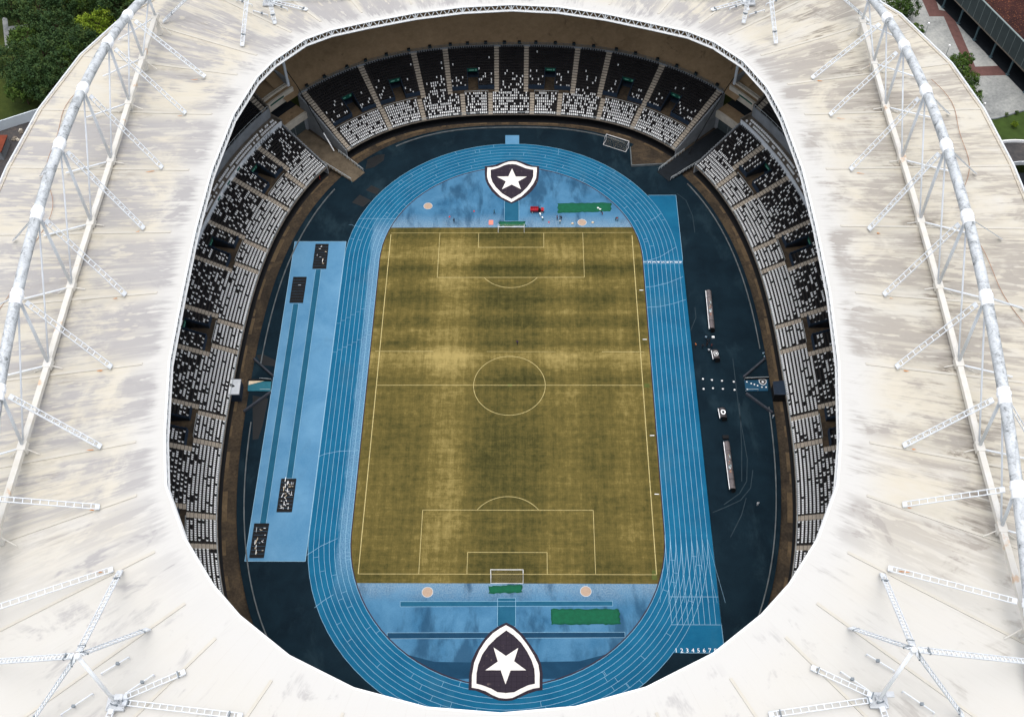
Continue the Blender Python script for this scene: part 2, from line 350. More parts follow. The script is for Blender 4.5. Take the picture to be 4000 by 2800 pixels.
# ------------------------------------------------------------------ mesh builder
class MB:
    def __init__(s): s.v = []; s.f = []; s.uv = None
    def quad(s, a, b, c, d):
        i = len(s.v); s.v += [a, b, c, d]; s.f.append((i, i+1, i+2, i+3))
    def poly(s, pts):
        i = len(s.v); s.v += list(pts); s.f.append(tuple(range(i, i+len(pts))))
    def box(s, x0, x1, y0, y1, z0, z1):
        i = len(s.v)
        s.v += [(x0,y0,z0),(x1,y0,z0),(x1,y1,z0),(x0,y1,z0),(x0,y0,z1),(x1,y0,z1),(x1,y1,z1),(x0,y1,z1)]
        s.f += [(i,i+3,i+2,i+1),(i+4,i+5,i+6,i+7),(i,i+1,i+5,i+4),(i+1,i+2,i+6,i+5),(i+2,i+3,i+7,i+6),(i+3,i,i+4,i+7)]
    def beam(s, a, b, w, h=None, up=(0,0,1)):
        """rectangular bar from a to b, w wide (sideways), h high"""
        h = h or w; a = Vector(a); b = Vector(b); d = (b-a)
        if d.length < 1e-6: return
        d.normalize(); up = Vector(up)
        if abs(d.dot(up)) > .98: up = Vector((1,0,0))
        x = d.cross(up).normalized()*(w/2); y = x.cross(d).normalized()*(h/2)
        i = len(s.v)
        for q in (a, b):
            s.v += [tuple(q-x-y), tuple(q+x-y), tuple(q+x+y), tuple(q-x+y)]
        s.f += [(i,i+1,i+2,i+3),(i+7,i+6,i+5,i+4),(i,i+4,i+5,i+1),(i+1,i+5,i+6,i+2),(i+2,i+6,i+7,i+3),(i+3,i+7,i+4,i)]
    def tube(s, pts, r, n=8, cap=True):
        pts = [Vector(p) for p in pts]; rings = []
        rr = r if isinstance(r, (list, tuple)) else [r]*len(pts)
        for k, p in enumerate(pts):
            d = (pts[min(k+1, len(pts)-1)]-pts[max(k-1, 0)]).normalized()
            up = Vector((0,0,1)) if abs(d.z) < .95 else Vector((1,0,0))
            x = d.cross(up).normalized(); y = x.cross(d)
            i = len(s.v); rings.append(i)
            for j in range(n):
                t = 2*math.pi*j/n; s.v.append(tuple(p+(x*math.cos(t)+y*math.sin(t))*rr[k]))
        for a, b in zip(rings, rings[1:]):
            for j in range(n): s.f.append((a+j, a+(j+1)%n, b+(j+1)%n, b+j))
        if cap:
            s.f.append(tuple(rings[0]+j for j in range(n))[::-1]); s.f.append(tuple(rings[-1]+j for j in range(n)))
    def prism(s, pts, z0, z1):
        n = len(pts); i = len(s.v)
        s.v += [(p[0], p[1], z0) for p in pts]+[(p[0], p[1], z1) for p in pts]
        s.f.append(tuple(i+n+k for k in range(n))); s.f.append(tuple(i+k for k in range(n))[::-1])
        for k in range(n): s.f.append((i+k, i+(k+1)%n, i+n+(k+1)%n, i+n+k))
    def mesh(s, name, mat, smooth=False):
        me = bpy.data.meshes.new(name); me.from_pydata(s.v, [], s.f)
        mats = mat if isinstance(mat, (list, tuple)) else [mat]
        for q in mats: me.materials.append(MATS[q])
        if smooth: me.polygons.foreach_set('use_smooth', [True]*len(me.polygons))
        me.update(); return me
    def build(s, name, mat, parent=None, smooth=False, fix=True):
        me = s.mesh(name, mat, smooth)
        if fix:
            bm = bmesh.new(); bm.from_mesh(me); bmesh.ops.recalc_face_normals(bm, faces=bm.faces); bm.to_mesh(me); bm.free()
        return link(name, me, parent)
def link(name, data, parent=None):
    o = bpy.data.objects.new(name, data); col.objects.link(o)
    if parent is not None: o.parent = parent
    return o
def tag(o, label=None, cat=None, group=None, kind=None):
    if label: o['label'] = label
    if cat: o['category'] = cat
    if group: o['group'] = group
    if kind: o['kind'] = kind
    return o
def thing(name, label, cat, group=None, loc=(0,0,0), rz=0):
    o = bpy.data.objects.new(name, None); col.objects.link(o); o.location = loc; o.rotation_euler = (0,0,rz)
    o.empty_display_size = .5
    return tag(o, label, cat, group)
def sheet_up(mb):                             # make every face of a flat sheet look up
    for k, f in enumerate(mb.f):
        a, b, c = (Vector(mb.v[j]) for j in f[:3])
        if (b-a).cross(c-b).z < 0: mb.f[k] = f[::-1]
    return mb
def sheet(name, pts, z, mat, parent=None, kind=None):
    mb = MB(); area = sum(pts[i][0]*pts[(i+1)%len(pts)][1]-pts[(i+1)%len(pts)][0]*pts[i][1] for i in range(len(pts)))
    mb.poly([(p[0], p[1], z) for p in (pts if area > 0 else pts[::-1])])
    o = mb.build(name, mat, parent, fix=False)
    if kind: o['kind'] = kind
    return o
def copy_tree(o, parent=None):
    c = o.copy(); col.objects.link(c)
    if parent is not None: c.parent = parent
    for ch in list(o.children): copy_tree(ch, c)
    return c

# ================================================================== ring coordinates of the bowl
# s = metres along the front of the stands (0 at the north, growing eastwards), d = metres outwards from it
RA, RB, RN, RCX = 70.6, 100.2, 2.7, -0.4
_t = np.linspace(0, 2*np.pi, 20001); _sx, _sy = np.sin(_t), np.cos(_t)
_X = RCX+RA*np.sign(_sx)*np.abs(_sx)**(2/RN); _Y = RB*np.sign(_sy)*np.abs(_sy)**(2/RN)
_L = np.r_[0, np.cumsum(np.hypot(np.diff(_X), np.diff(_Y)))]; TOT = float(_L[-1])
def ring(s, d=0.0, z=None):
    s = s % TOT; x = float(np.interp(s, _L, _X)); y = float(np.interp(s, _L, _Y))
    u = (x-RCX)/RA; v = y/RB
    nx = math.copysign(abs(u)**(RN-1)/RA, u); ny = math.copysign(abs(v)**(RN-1)/RB, v); n = math.hypot(nx, ny)
    p = (x+d*nx/n, y+d*ny/n)
    return p if z is None else (p[0], p[1], z)
def ring_n(s):
    a = ring(s, 0); b = ring(s, 1); return (b[0]-a[0], b[1]-a[1])
def rquad(mb, s0, s1, d0, d1, z, step=2.5, z1=None):
    n = max(1, int(math.ceil(abs(s1-s0)/step))); z1 = z if z1 is None else z1
    for i in range(n):
        a = s0+(s1-s0)*i/n; b = s0+(s1-s0)*(i+1)/n
        mb.quad(ring(a, d0, z), ring(b, d0, z), ring(b, d1, z1), ring(a, d1, z1))
def rbox(mb, s0, s1, d0, d1, z0, z1, step=2.5):
    n = max(1, int(math.ceil(abs(s1-s0)/step)))
    for i in range(n):
        a = s0+(s1-s0)*i/n; b = s0+(s1-s0)*(i+1)/n; k = len(mb.v)
        for z in (z0, z1): mb.v += [ring(a, d0, z), ring(b, d0, z), ring(b, d1, z), ring(a, d1, z)]
        mb.f += [(k,k+1,k+2,k+3),(k+4,k+5,k+6,k+7),(k,k+1,k+5,k+4),(k+3,k+2,k+6,k+7)]
        if i == 0: mb.f.append((k,k+3,k+7,k+4))
        if i == n-1: mb.f.append((k+1,k+2,k+6,k+5))
def superellipse(a, b, n, cx=0, cy=0, m=160):
    out = []
    for i in range(m):
        t = 2*math.pi*i/m; c, s = math.cos(t), math.sin(t)
        out.append((cx+a*math.copysign(abs(c)**(2/n), c), cy+b*math.copysign(abs(s)**(2/n), s)))
    return out

# ================================================================== ground and the floor of the bowl
GZ = -1.6
mb = MB(); mb.poly([(-900,-700,GZ),(900,-700,GZ),(900,1100,GZ),(-900,1100,GZ)]); tag(mb.build('ground', 'outer_ground', fix=False), kind='structure')
mo = superellipse(74, 104, 2.7, RCX); mi = superellipse(66.4, 96.9, 2.6, 0)
mb = MB(); mb.prism(superellipse(80, 110, 2.7, RCX), -1.5, -.7); tag(mb.build('moat_floor', 'moat_concrete'), kind='structure')
mb = MB(); mb.prism(mi, -1.0, 0.0); apron = mb.build('apron', 'apron'); tag(apron, kind='structure')
# low wall that runs round the edge of the apron
line = superellipse(65.0, 95.9, 2.6, .3, 0, 200)
lin2 = superellipse(64.75, 95.65, 2.6, .3, 0, 200)
mb = MB(); mb2 = MB()
for i in range(200):
    a, b, c, d = line[i], line[(i+1)%200], lin2[(i+1)%200], lin2[i]
    if abs(a[1]) < 9.5: continue
    if a[1] > 70 and (35 < abs(a[0]) < 56): continue
    mb.quad((*a,.32),(*b,.32),(*c,.32),(*d,.32)); mb.quad((*a,.0),(*b,.0),(*b,.32),(*a,.32)); mb.quad((*c,.0),(*d,.0),(*d,.32),(*c,.32))
mb.build('edge_wall', 'line_pale', apron)
simple('ledge_tan', srgb(92, 77, 57), .95, var=.4, scale=.5, fine=2)
simple('wet_patch', srgb(9, 14, 18), .6, .4, var=.4, scale=.4)
simple('teal_spill', srgb(52, 84, 96), .9, var=.35, scale=.7)
def wheel_mark(pts, w, name='tyre_mark'):
    mb = MB()
    for a, b in zip(pts, pts[1:]): strip(mb, a, b, w, .012)
    return sheet_up(mb).build(name, 'line_faint', apron, fix=False)
def strip(mb, a, b, w, z):
    d = Vector((b[0]-a[0], b[1]-a[1])); 
    if d.length < 1e-6: return
    n = Vector((-d.y, d.x)).normalized()*(w/2)
    mb.quad((a[0]-n.x, a[1]-n.y, z), (b[0]-n.x, b[1]-n.y, z), (b[0]+n.x, b[1]+n.y, z), (a[0]+n.x, a[1]+n.y, z))
simple('line_faint', srgb(44, 58, 66), .9, var=.35, scale=.8)
def pxs(o, pts, sc=2.296): return [G(o[0]+x/sc, o[1]+y/sc) for x, y in pts]
for pts in ([(1980,0),(2040,500),(2110,900),(2105,1100),(2040,1210),(1900,1310)], [(2160,1000),(2140,1160),(2050,1270),(1920,1330),(1800,1380)], [(2100,1250),(2060,1400),(1960,1600)], [(2040,400),(2060,800),(2060,1100)]):
    wheel_mark(pxs((2000,1400), pts), .16)
wheel_mark(pxs((2000,700), [(1640,1150),(1650,1240),(1600,1360)]), .16); wheel_mark(pxs((2000,700), [(1480,130),(1560,190),(1620,330),(1640,480)]), .14)

for o, pts, mt in (((1000,700), [(1035,55),(1110,90),(1085,140),(985,100)], 'wet_patch'), ((1000,700), [(930,140),(1030,190),(960,250),(860,210)], 'wet_patch'), ((1000,0), [(1000,1430),(1090,1390),(1155,1385),(1145,1440),(1060,1500),(980,1520)], 'wet_patch'),
                   ((1000,0), [(790,1545),(880,1495),(940,1555),(860,1640),(840,1600)], 'teal_spill'), ((1000,1400), [(0,-30),(60,-40),(180,20),(170,70),(60,60)], 'wet_patch'), ((1000,1400), [(-30,330),(110,360),(60,600),(20,720),(-30,730)], 'wet_patch')):
    sheet('apron_patch', [p[:2] for p in pxs(o, pts)], .008, mt, apron)
# sunken brown corner beside the black ramp, edged by a low wall
q = [p[:2] for p in pxs((2000,0), [(1060,1330),(1072,1495),(1390,1478),(1440,1432),(1330,1372),(1180,1300),(1100,1290)])]
sheet('brown_corner', q, .009, 'moat_concrete', apron)
mb = MB()
for a, b in zip(q[:3], q[1:3]): mb.beam((*a, .3), (*b, .3), .3, .6)
mb.build('corner_wall', 'line_pale', apron)

# ------------------------------------------------------------------ track
TR, TL, LW = 36.55, 42.3, 1.22
def oval(o, n=40, both=True):
    r = TR+o; pts = [(r, -TL), (r, TL)]
    pts += [(r*math.cos(math.pi*i/n), TL+r*math.sin(math.pi*i/n)) for i in range(1, n)]
    pts += [(-r, TL), (-r, -TL)]
    pts += [(-r*math.cos(math.pi*i/n), -TL-r*math.sin(math.pi*i/n)) for i in range(1, n)]
    return pts
def band(name, o0, o1, z, mat, parent, n=40):
    a, b = oval(o0, n), oval(o1, n); mb = MB()
    for i in range(len(a)):
        j = (i+1) % len(a); mb.quad((*a[i], z), (*b[i], z), (*b[j], z), (*a[j], z))
    return sheet_up(mb).build(name, mat, parent, fix=False)
track = band('running_track', 0, 8*LW+.12, .012, 'track_blue', None); tag(track, kind='structure')
xs0, xs1 = TR, TR+9*LW
yt = G(2587, 763)[1]; yb = G(2700, 2549)[1]
sheet('sprint_straight', [(xs0-3, yb), (xs1, yb), (xs1, yt), (xs0-3+6, yt), (xs0-3+6, 0), (xs0, 0), (xs0, -42)], .006, 'track_blue', track)
sheet('start_box', [G(1974,529)[:2], G(2028,529)[:2], G(2028,566)[:2], G(1974,566)[:2]], .007, 'track_light', track)
for i in range(0, 9):
    band('lane_line', i*LW+(.0 if i else .1), i*LW+.08+(.0 if i else .1), .022, 'line_paint', track)
mb = MB()
for i in range(0, 10):
    x = xs0+i*LW; y0 = yb+6.5 if i else yb+7; 
    strip(mb, (x, y0), (x, -TL+.0), .09, .024)
strip(mb, (xs1, yb), (xs1, yt), .10, .024); strip(mb, (xs0+3, yt), (xs1, yt), .10, .024)
strip(mb, (xs0+1.4, yb), (xs1, yb), .10, .024); strip(mb, (xs0, yb+6.5), (xs1, yb+6.5), .09, .024)
yf = G(2700, 2330)[1]; strip(mb, (xs0, yf), (xs1, yf), .10, .024)
strip(mb, (xs1, TL), (xs1, -TL), .10, .024)
sheet_up(mb).build('sprint_line', 'line_paint', track, fix=False)
# stagger and relay marks: short cross lines on single lanes, curved start lines over all lanes
mb = MB()
def lane_pt(side_ang, o, c):                 # point on the bend: angle measured from +x about the bend centre c
    r = TR+o; return (r*math.cos(side_ang), c+r*math.sin(side_ang))
rr = random.Random(3)
for c, sg in ((TL, 1), (-TL, -1)):
    for k in range(46):
        ln = rr.randrange(8); a = sg*R(rr.uniform(4, 176)); o = ln*LW
        strip(mb, lane_pt(a, o+.1, c), lane_pt(a, o+LW, c), .07, .026)
for ln in range(8):
    for y in (yt-8+ln*.4, 30-ln*1.1, 18-ln*.9): strip(mb, (-TR-ln*LW, y*.9), (-TR-(ln+1)*LW, y*.9), .06, .026)
sheet_up(mb).build('lane_mark', 'line_paint', track, fix=False)
mb = MB()
for px in ([(2517,1014),(2660,1014)],): strip(mb, G(2509,1019)[:2], G(2668,1019)[:2], .10, .026); strip(mb, G(2510,1030)[:2], G(2668,1030)[:2], .06, .026)
for pts in ([(1220,730),(1330,697),(1470,610)], [(1195,968),(1270,962),(1400,930),(1535,875)], [(1205,1150),(1330,1142),(1450,1115),(1560,1080)], [(1222,380),(1290,345),(1335,308)]):
    q = pxs((2000,700), pts)
    for a, b in zip(q, q[1:]): strip(mb, a, b, .09, .026)
for o, pts in (((1000,1400), [(557,880),(620,855),(740,832),(918,824)]), ((1000,2100), [(455,155),(580,75),(730,5)]), ((1000,2100), [(525,625),(610,560),(695,508)]), ((1000,700), [(920,354),(1250,356)])):
    q = pxs(o, pts)
    for a, b in zip(q, q[1:]): strip(mb, a, b, .09, .026)
sheet_up(mb).build('start_line', 'line_paint', track, fix=False)
mb = MB()
for y0, y1 in ((-TL-17, -TL-1),):
    for i in range(9): strip(mb, (xs0+i*LW, y1), (xs0+i*LW+.6*i-2.2, y0), .05, .025)
sheet_up(mb).build('break_line', 'line_paint', track, fix=False)
def text_mesh(name, s, size, mat, parent, loc, rot, ext=.0, center=True):
    cu = bpy.data.curves.new(name, 'FONT'); cu.body = s; cu.size = size; cu.extrude = ext; cu.resolution_u = 2
    cu.align_x = 'CENTER' if center else 'LEFT'; cu.align_y = 'CENTER'
    t = bpy.data.objects.new('tmp', cu); col.objects.link(t)
    dg = bpy.context.evaluated_depsgraph_get(); me = bpy.data.meshes.new_from_object(t.evaluated_get(dg)); bpy.data.objects.remove(t)
    me.name = name; me.materials.clear(); me.materials.append(MATS[mat])
    o = link(name, me, parent); o.location = loc; o.rotation_euler = rot; return o
for i in range(8):
    p = G(2000+(1472+i*50.3)/2.296, 2100+1010/2.296)
    text_mesh('lane_number', str(i+1), 1.35, 'white_paint', track, (p[0], p[1], .03), (0,0,0))
for i in range(9):
    p = G(2000+(1195+i*40)/2.296, 700+745/2.296)
    text_mesh('lane_number', str(i+1), 1.25, 'white_paint', track, (p[0], p[1], .03), (0,0,R(90)))
# kerb round the infield
mb = MB(); a, b = oval(-.22), oval(0)
for i in range(len(a)):
    j = (i+1) % len(a)
    mb.quad((*a[i],.07),(*b[i],.07),(*b[j],.07),(*a[j],.07)); mb.quad((*b[i],0),(*b[j],0),(*b[j],.07),(*b[i],.07)); mb.quad((*a[i],0),(*a[j],0),(*a[j],.07),(*a[i],.07))
mb.build('kerb', 'kerb_dark', track)

# ------------------------------------------------------------------ pitch
yn = G(2000, 889)[1]; ys = G(1980, 2278)[1]
inner = oval(-.22, 48)
def clip(pts, y, keep_above):
    out = []
    for i in range(len(pts)):
        p, q = pts[i], pts[(i+1) % len(pts)]
        ip = (p[1] >= y) == keep_above; iq = (q[1] >= y) == keep_above
        if ip: out.append(p)
        if ip != iq:
            t = (y-p[1])/(q[1]-p[1]); out.append((p[0]+t*(q[0]-p[0]), y))
    return out
grass = clip(clip(inner, yn, False), ys, True)
pitch = sheet('pitch', grass, .03, 'pitch_grass', None, 'structure')
nd = sheet('north_infield', clip(inner, yn, True), .016, 'infield_blue', None, 'structure')
sdd = sheet('south_infield', clip(inner, ys, False), .016, 'infield_blue', None, 'structure')
def pline(mb, a, b, w=.13): strip(mb, a, b, w, .04)
def arc(mb, c, r, a0, a1, w=.13, n=32):
    for i in range(n):
        p, q = R(a0+(a1-a0)*i/n), R(a0+(a1-a0)*(i+1)/n)
        pline(mb, (c[0]+r*math.cos(p), c[1]+r*math.sin(p)), (c[0]+r*math.cos(q), c[1]+r*math.sin(q)), w)
marks = []
def mark(name, fn):
    mb = MB(); fn(mb); marks.append(sheet_up(mb).build(name, 'line_pitch', pitch, fix=False))
mark('touch_line', lambda m: pline(m, (-34,-52.5), (-34,52.0), .20)); mark('touch_line', lambda m: pline(m, (34,-52.5), (34,51.5), .20))
mark('goal_line', lambda m: pline(m, (-34,52.5), (34,52.5), .10)); mark('goal_line', lambda m: pline(m, (-34,-52.5), (34,-52.5)))
mark('halfway_line', lambda m: pline(m, (-34,0), (34,0))); mark('centre_circle', lambda m: arc(m, (0,0), 9.15, 0, 360, .13, 64))
def boxm(hw, dep, sg):
    def f(m):
        y = sg*52.5; e = sg*(52.5-dep)
        pline(m, (-hw,y), (-hw,e)); pline(m, (hw,y), (hw,e)); pline(m, (-hw,e), (hw,e))
    return f
for sg in (1, -1):
    mark('penalty_area', boxm(20.16, 16.5, sg)); mark('goal_area', boxm(9.16, 5.5, sg))
    a0 = math.degrees(math.asin(5.5/9.15))
    mark('penalty_arc', (lambda s: lambda m: arc(m, (0, s*41.5), 9.15, *((180+a0, 360-a0) if s > 0 else (a0, 180-a0))))(sg))
mark('worn_line', lambda m: pline(m, (-35.2, 10.8), (-20, 10.75), .12) or pline(m, (-6, 10.7), (12, 10.65), .08) or pline(m, (24, 10.65), (35, 10.6), .14))
def patch(name, o, pts, z, mat, parent, sc=2.296): return sheet(name, [q[:2] for q in pxs(o, pts, sc)], z, mat, parent)
simple('turf_green', srgb(76, 84, 38), .95, var=.25)
patch('turf_patch', (1000,1400), [(2258,228),(2296,228),(2296,252),(2258,252)], .036, 'turf_green', pitch)
patch('turf_patch', (2000,2100), [(1255,290),(1297,290),(1302,378),(1255,376)], .036, 'turf_green', pitch)
patch('turf_patch', (2000,1400), [(1185,225),(1232,225),(1236,262),(1185,260)], .036, 'turf_green', pitch)
# small training goals' white corner marks beside the touch lines
mb = MB()
for o, pts in (((2000,700), [(1143,996),(1178,996)]), ((2000,700), [(1172,1437),(1210,1437)]), ((2000,1400), [(1237,690),(1277,690)]), ((2000,1400), [(1278,1216),(1318,1216)])):
    q = pxs(o, pts); strip(mb, q[0], q[1], .18, .042)
sheet_up(mb).build('corner_mark', 'white_paint', pitch, fix=False)

# ------------------------------------------------------------------ infield runways, circles, jump area
def outline(mb, pts, w=.09, z=.03):
    for i in range(len(pts)): strip(mb, pts[i], pts[(i+1) % len(pts)], w, z)
def runway(o, pts, mat, parent, sc=2.296, name='runway', z=.024):
    q = [p[:2] for p in pxs(o, pts, sc)]; r = sheet(name, q, z, mat, parent)
    mb = MB(); outline(mb, q, .08, z+.006); sheet_up(mb).build('runway_line', 'line_paint', r, fix=False)
    return r
q = [G(1971, 794)[:2], G(2027, 794)[:2], G(2027, 866)[:2], G(1970, 866)[:2]]
runway((0,0), [(1971,780),(2027,780),(2027,864),(1970,864)], 'runway_blue', nd, 1)
runway((0,0), [(1944,2335),(2014,2335),(2014,2445),(1943,2445)], 'runway_blue', sdd, 1)
runway((1000,2100), [(1293,570),(3198,566),(3200,610),(1293,617)], 'runway_blue', sdd, z=.020)
runway((1000,2100), [(1177,850),(3308,845),(3310,893),(1177,904)], 'runway_dark', sdd, z=.020)
# steeplechase cut across the south end
q = [p[:2] for p in pxs((1000,2100), [(1330,1040),(1600,1110),(1900,1115),(2560,1110),(2900,1105),(3150,1040),(3205,1000),(3160,1060),(2900,1180),(2740,1262),(2560,1262),(1900,1262),(1740,1262),(1560,1180)])]
sheet('water_jump_curve', q, .020, 'runway_dark', sdd)
for o, c, r, par in (((1000,700), (1543,243), 36, nd), ((2000,700), (628,390), 36, nd), ((1000,2100), (1538,487), 43, sdd), ((2000,2100), (662,480), 43, sdd)):
    x, y, _ = G(o[0]+c[0]/2.296, o[1]+c[1]/2.296)
    rad = 1.18
    mb = MB(); mb.prism([(x+rad*math.cos(t*math.pi/14), y+rad*math.sin(t*math.pi/14)) for t in range(28)], .0, .06)
    mb.build('throwing_circle', 'beige', par)
    mb = MB()
    for t in range(28):
        a, b = t*math.pi/14, (t+1)*math.pi/14; k = len(mb.v)
        for z in (0, .09):
            mb.v += [(x+rad*math.cos(a), y+rad*math.sin(a), z), (x+rad*math.cos(b), y+rad*math.sin(b), z), (x+(rad+.1)*math.cos(b), y+(rad+.1)*math.sin(b), z), (x+(rad+.1)*math.cos(a), y+(rad+.1)*math.sin(a), z)]
        mb.f += [(k+4,k+5,k+6,k+7),(k,k+1,k+5,k+4),(k+3,k+2,k+6,k+7)]
    mb.build('circle_rim', 'dull_steel', par)
# west jump area
xo = -TR-8*LW-.12
jl = G(1152, 944); jb = G(956, 2191)
jx0 = jl[0]; jx1 = jb[0]
jump = sheet('jump_area', [(jx0, jl[1]), (xo-.02, G(1300,944)[1]), (xo-.02, jb[1]), (jx1, jb[1])], .012, 'track_light', None, 'structure')
mb = MB(); outline(mb, [(jx0, jl[1]), (xo-.02, G(1300,944)[1]), (xo-.02, jb[1]), (jx1, jb[1])], .12, .03); sheet_up(mb).build('edge_line', 'line_paint', jump, fix=False)
def tostrip(pA, pB, wdt):
    a, b = G(*pA), G(*pB); q = [(a[0]-wdt/2, a[1]), (a[0]+wdt/2, a[1]), (b[0]+wdt/2, b[1]), (b[0]-wdt/2, b[1])]
    r = sheet('runway', q, .020, 'runway_blue', jump)
    mb = MB(); outline(mb, q, .08, .027); sheet_up(mb).build('runway_line', 'line_paint', r, fix=False)
tostrip((1244,1052), (1130,1868), 1.5); tostrip((1156,1186), (1027,2044), 1.5)
def pit(pts, junk, label):
    q = [G(*p) for p in pts]; cx = sum(p[0] for p in q)/4; cy = sum(p[1] for p in q)/4
    t = thing('jump_pit', label, 'pit', 'covered jumping pits', (cx, cy, 0))
    loc = [(p[0]-cx, p[1]-cy) for p in q]
    mb = MB()
    for i in range(4):
        a, b = loc[i], loc[(i+1) % 4]; mb.beam((*a,.06), (*b,.06), .16, .12)
    mb.build('rim', 'black', t)
    # slatted black cover boards laid across the sand
    n = 9
    for k in range(n):
        f0, f1 = (k+.03)/n, (k+.97)/n
        lp = lambda a, b, f: (a[0]+(b[0]-a[0])*f, a[1]+(b[1]-a[1])*f)
        a, b = lp(loc[0], loc[3], f0), lp(loc[1], loc[2], f0); c, d = lp(loc[1], loc[2], f1), lp(loc[0], loc[3], f1)
        mb = MB(); h = .05+.02*random.random(); mb.prism([a, b, c, d], .015, h); mb.build('cover_board', 'black', t)
    r = random.Random(len(label))
    for k in range(junk):
        u, v = r.uniform(.15, .85), r.uniform(.06, .94)
        px = loc[0][0]*(1-u)*(1-v)+loc[1][0]*u*(1-v)+loc[2][0]*u*v+loc[3][0]*(1-u)*v
        py = loc[0][1]*(1-u)*(1-v)+loc[1][1]*u*(1-v)+loc[2][1]*u*v+loc[3][1]*(1-u)*v
        ln = r.uniform(.4, 1.5); an = r.choice((0, 0, math.pi/2, r.uniform(0, 3)))
        mb = MB(); mb.beam((px, py, .12), (px+ln*math.cos(an)*.5, py+ln*math.sin(an)*.9, .12), .12, .08)
        mb.build('batten', r.choice(('white_paint', 'cream', 'white_paint', 'dull_steel')), t)
    return t
KZ = 2.296
pit([(1000+537/KZ,700+585/KZ),(1000+650/KZ,700+585/KZ),(1000+628/KZ,700+803/KZ),(1000+508/KZ,700+803/KZ)], 8, 'black covered sand pit with a few pale battens at the inner runway end')
pit([(1000+337/KZ,700+880/KZ),(1000+453/KZ,700+880/KZ),(1000+420/KZ,700+1108/KZ),(1000+303/KZ,700+1108/KZ)], 1, 'plain black covered sand pit at the far end of the outer runway')
pit([(1000+230/KZ,1400+1080/KZ),(1000+360/KZ,1400+1080/KZ),(1000+320/KZ,1400+1375/KZ),(1000+187/KZ,1400+1375/KZ)], 34, 'black covered sand pit heaped with white and cream battens')
pit([(571*1.742,1174*1.742),(603*1.742,1174*1.742),(591*1.742,1250*1.742),(560*1.742,1250*1.742)], 16, 'black covered sand pit with scattered battens in the corner of the jump area')

# ------------------------------------------------------------------ crests: sewn covers lying on the infield
def crest(name, o, sc, outer, ring_, field, star, label):
    q = [G(o[0]+x/sc, o[1]+y/sc) for x, y in outer]; cx = sum(p[0] for p in q)/len(q); cy = sum(p[1] for p in q)/len(q)
    t = thing('crest_cover', label, 'crest', None, (cx, cy, .02))
    for nm, pts, z0, z1, mt in (('backing', outer, 0, .03, 'crest_black'), ('border', ring_, .03, .045, 'crest_white'), ('shield', field, .045, .06, 'crest_black'), ('star', star, .06, .075, 'crest_white')):
        P = [G(o[0]+x/sc, o[1]+y/sc) for x, y in pts]
        mb = MB(); P2 = [(p[0]-cx, p[1]-cy) for p in P]; mb.prism(P2[::-1], z0+.012, z1+.012); mb.build(nm, mt, t)
crest('n', (1850,600), 5.74,
 [(252,290),(330,285),(490,258),(640,200),(760,165),(870,150),(960,153),(1060,180),(1200,235),(1330,280),(1470,290),(1468,420),(1450,600),(1400,720),(1300,850),(1150,980),(1000,1065),(850,1128),(700,1070),(520,960),(400,840),(310,700),(262,580),(250,430)],
 [(310,318),(410,318),(540,290),(680,225),(780,190),(870,182),(960,188),(1060,225),(1180,280),(1300,308),(1418,315),(1418,420),(1400,560),(1340,680),(1240,810),(1080,960),(850,1095),(620,980),(440,800),(340,650),(305,540),(302,430)],
 [(382,372),(470,355),(590,315),(700,265),(790,245),(870,243),(950,252),(1050,290),(1160,335),(1250,357),(1340,372),(1338,520),(1290,640),(1200,760),(1060,900),(850,1025),(640,900),(500,760),(420,640),(385,530)],
 [(862,342),(945,525),(1195,525),(998,633),(1060,805),(855,703),(638,808),(722,632),(525,525),(778,522)],
 'black and white shield cover with a white star pointing up, beside the red truck')
crest('s', (1800,2420), 5.74,
 [(1020,60),(1200,150),(1390,330),(1560,560),(1720,800),(1800,990),(1835,1200),(1832,1575),(1700,1590),(1500,1655),(1300,1745),(1150,1805),(1005,1815),(850,1805),(700,1745),(500,1650),(330,1585),(172,1570),(185,1250),(240,930),(330,720),(480,480),(640,290),(830,150)],
 [(1015,120),(1160,200),(1330,350),(1500,570),(1640,800),(1740,1010),(1768,1200),(1765,1520),(1640,1535),(1480,1590),(1300,1680),(1150,1750),(1010,1765),(860,1750),(700,1680),(560,1600),(400,1545),(245,1520),(250,1250),(300,960),(420,680),(560,470),(720,300),(880,190)],
 [(1020,235),(1180,345),(1350,510),(1480,700),(1590,910),(1650,1100),(1660,1260),(1660,1430),(1500,1470),(1350,1540),(1200,1620),(1010,1640),(820,1620),(680,1540),(500,1470),(348,1430),(352,1200),(390,1010),(480,780),(620,580),(800,400)],
 [(735,620),(1012,810),(1290,628),(1195,930),(1465,1130),(1115,1135),(1003,1445),(895,1130),(552,1130),(830,935)],
 'dirty black and white shield cover lying across the track lanes with its star upside down')

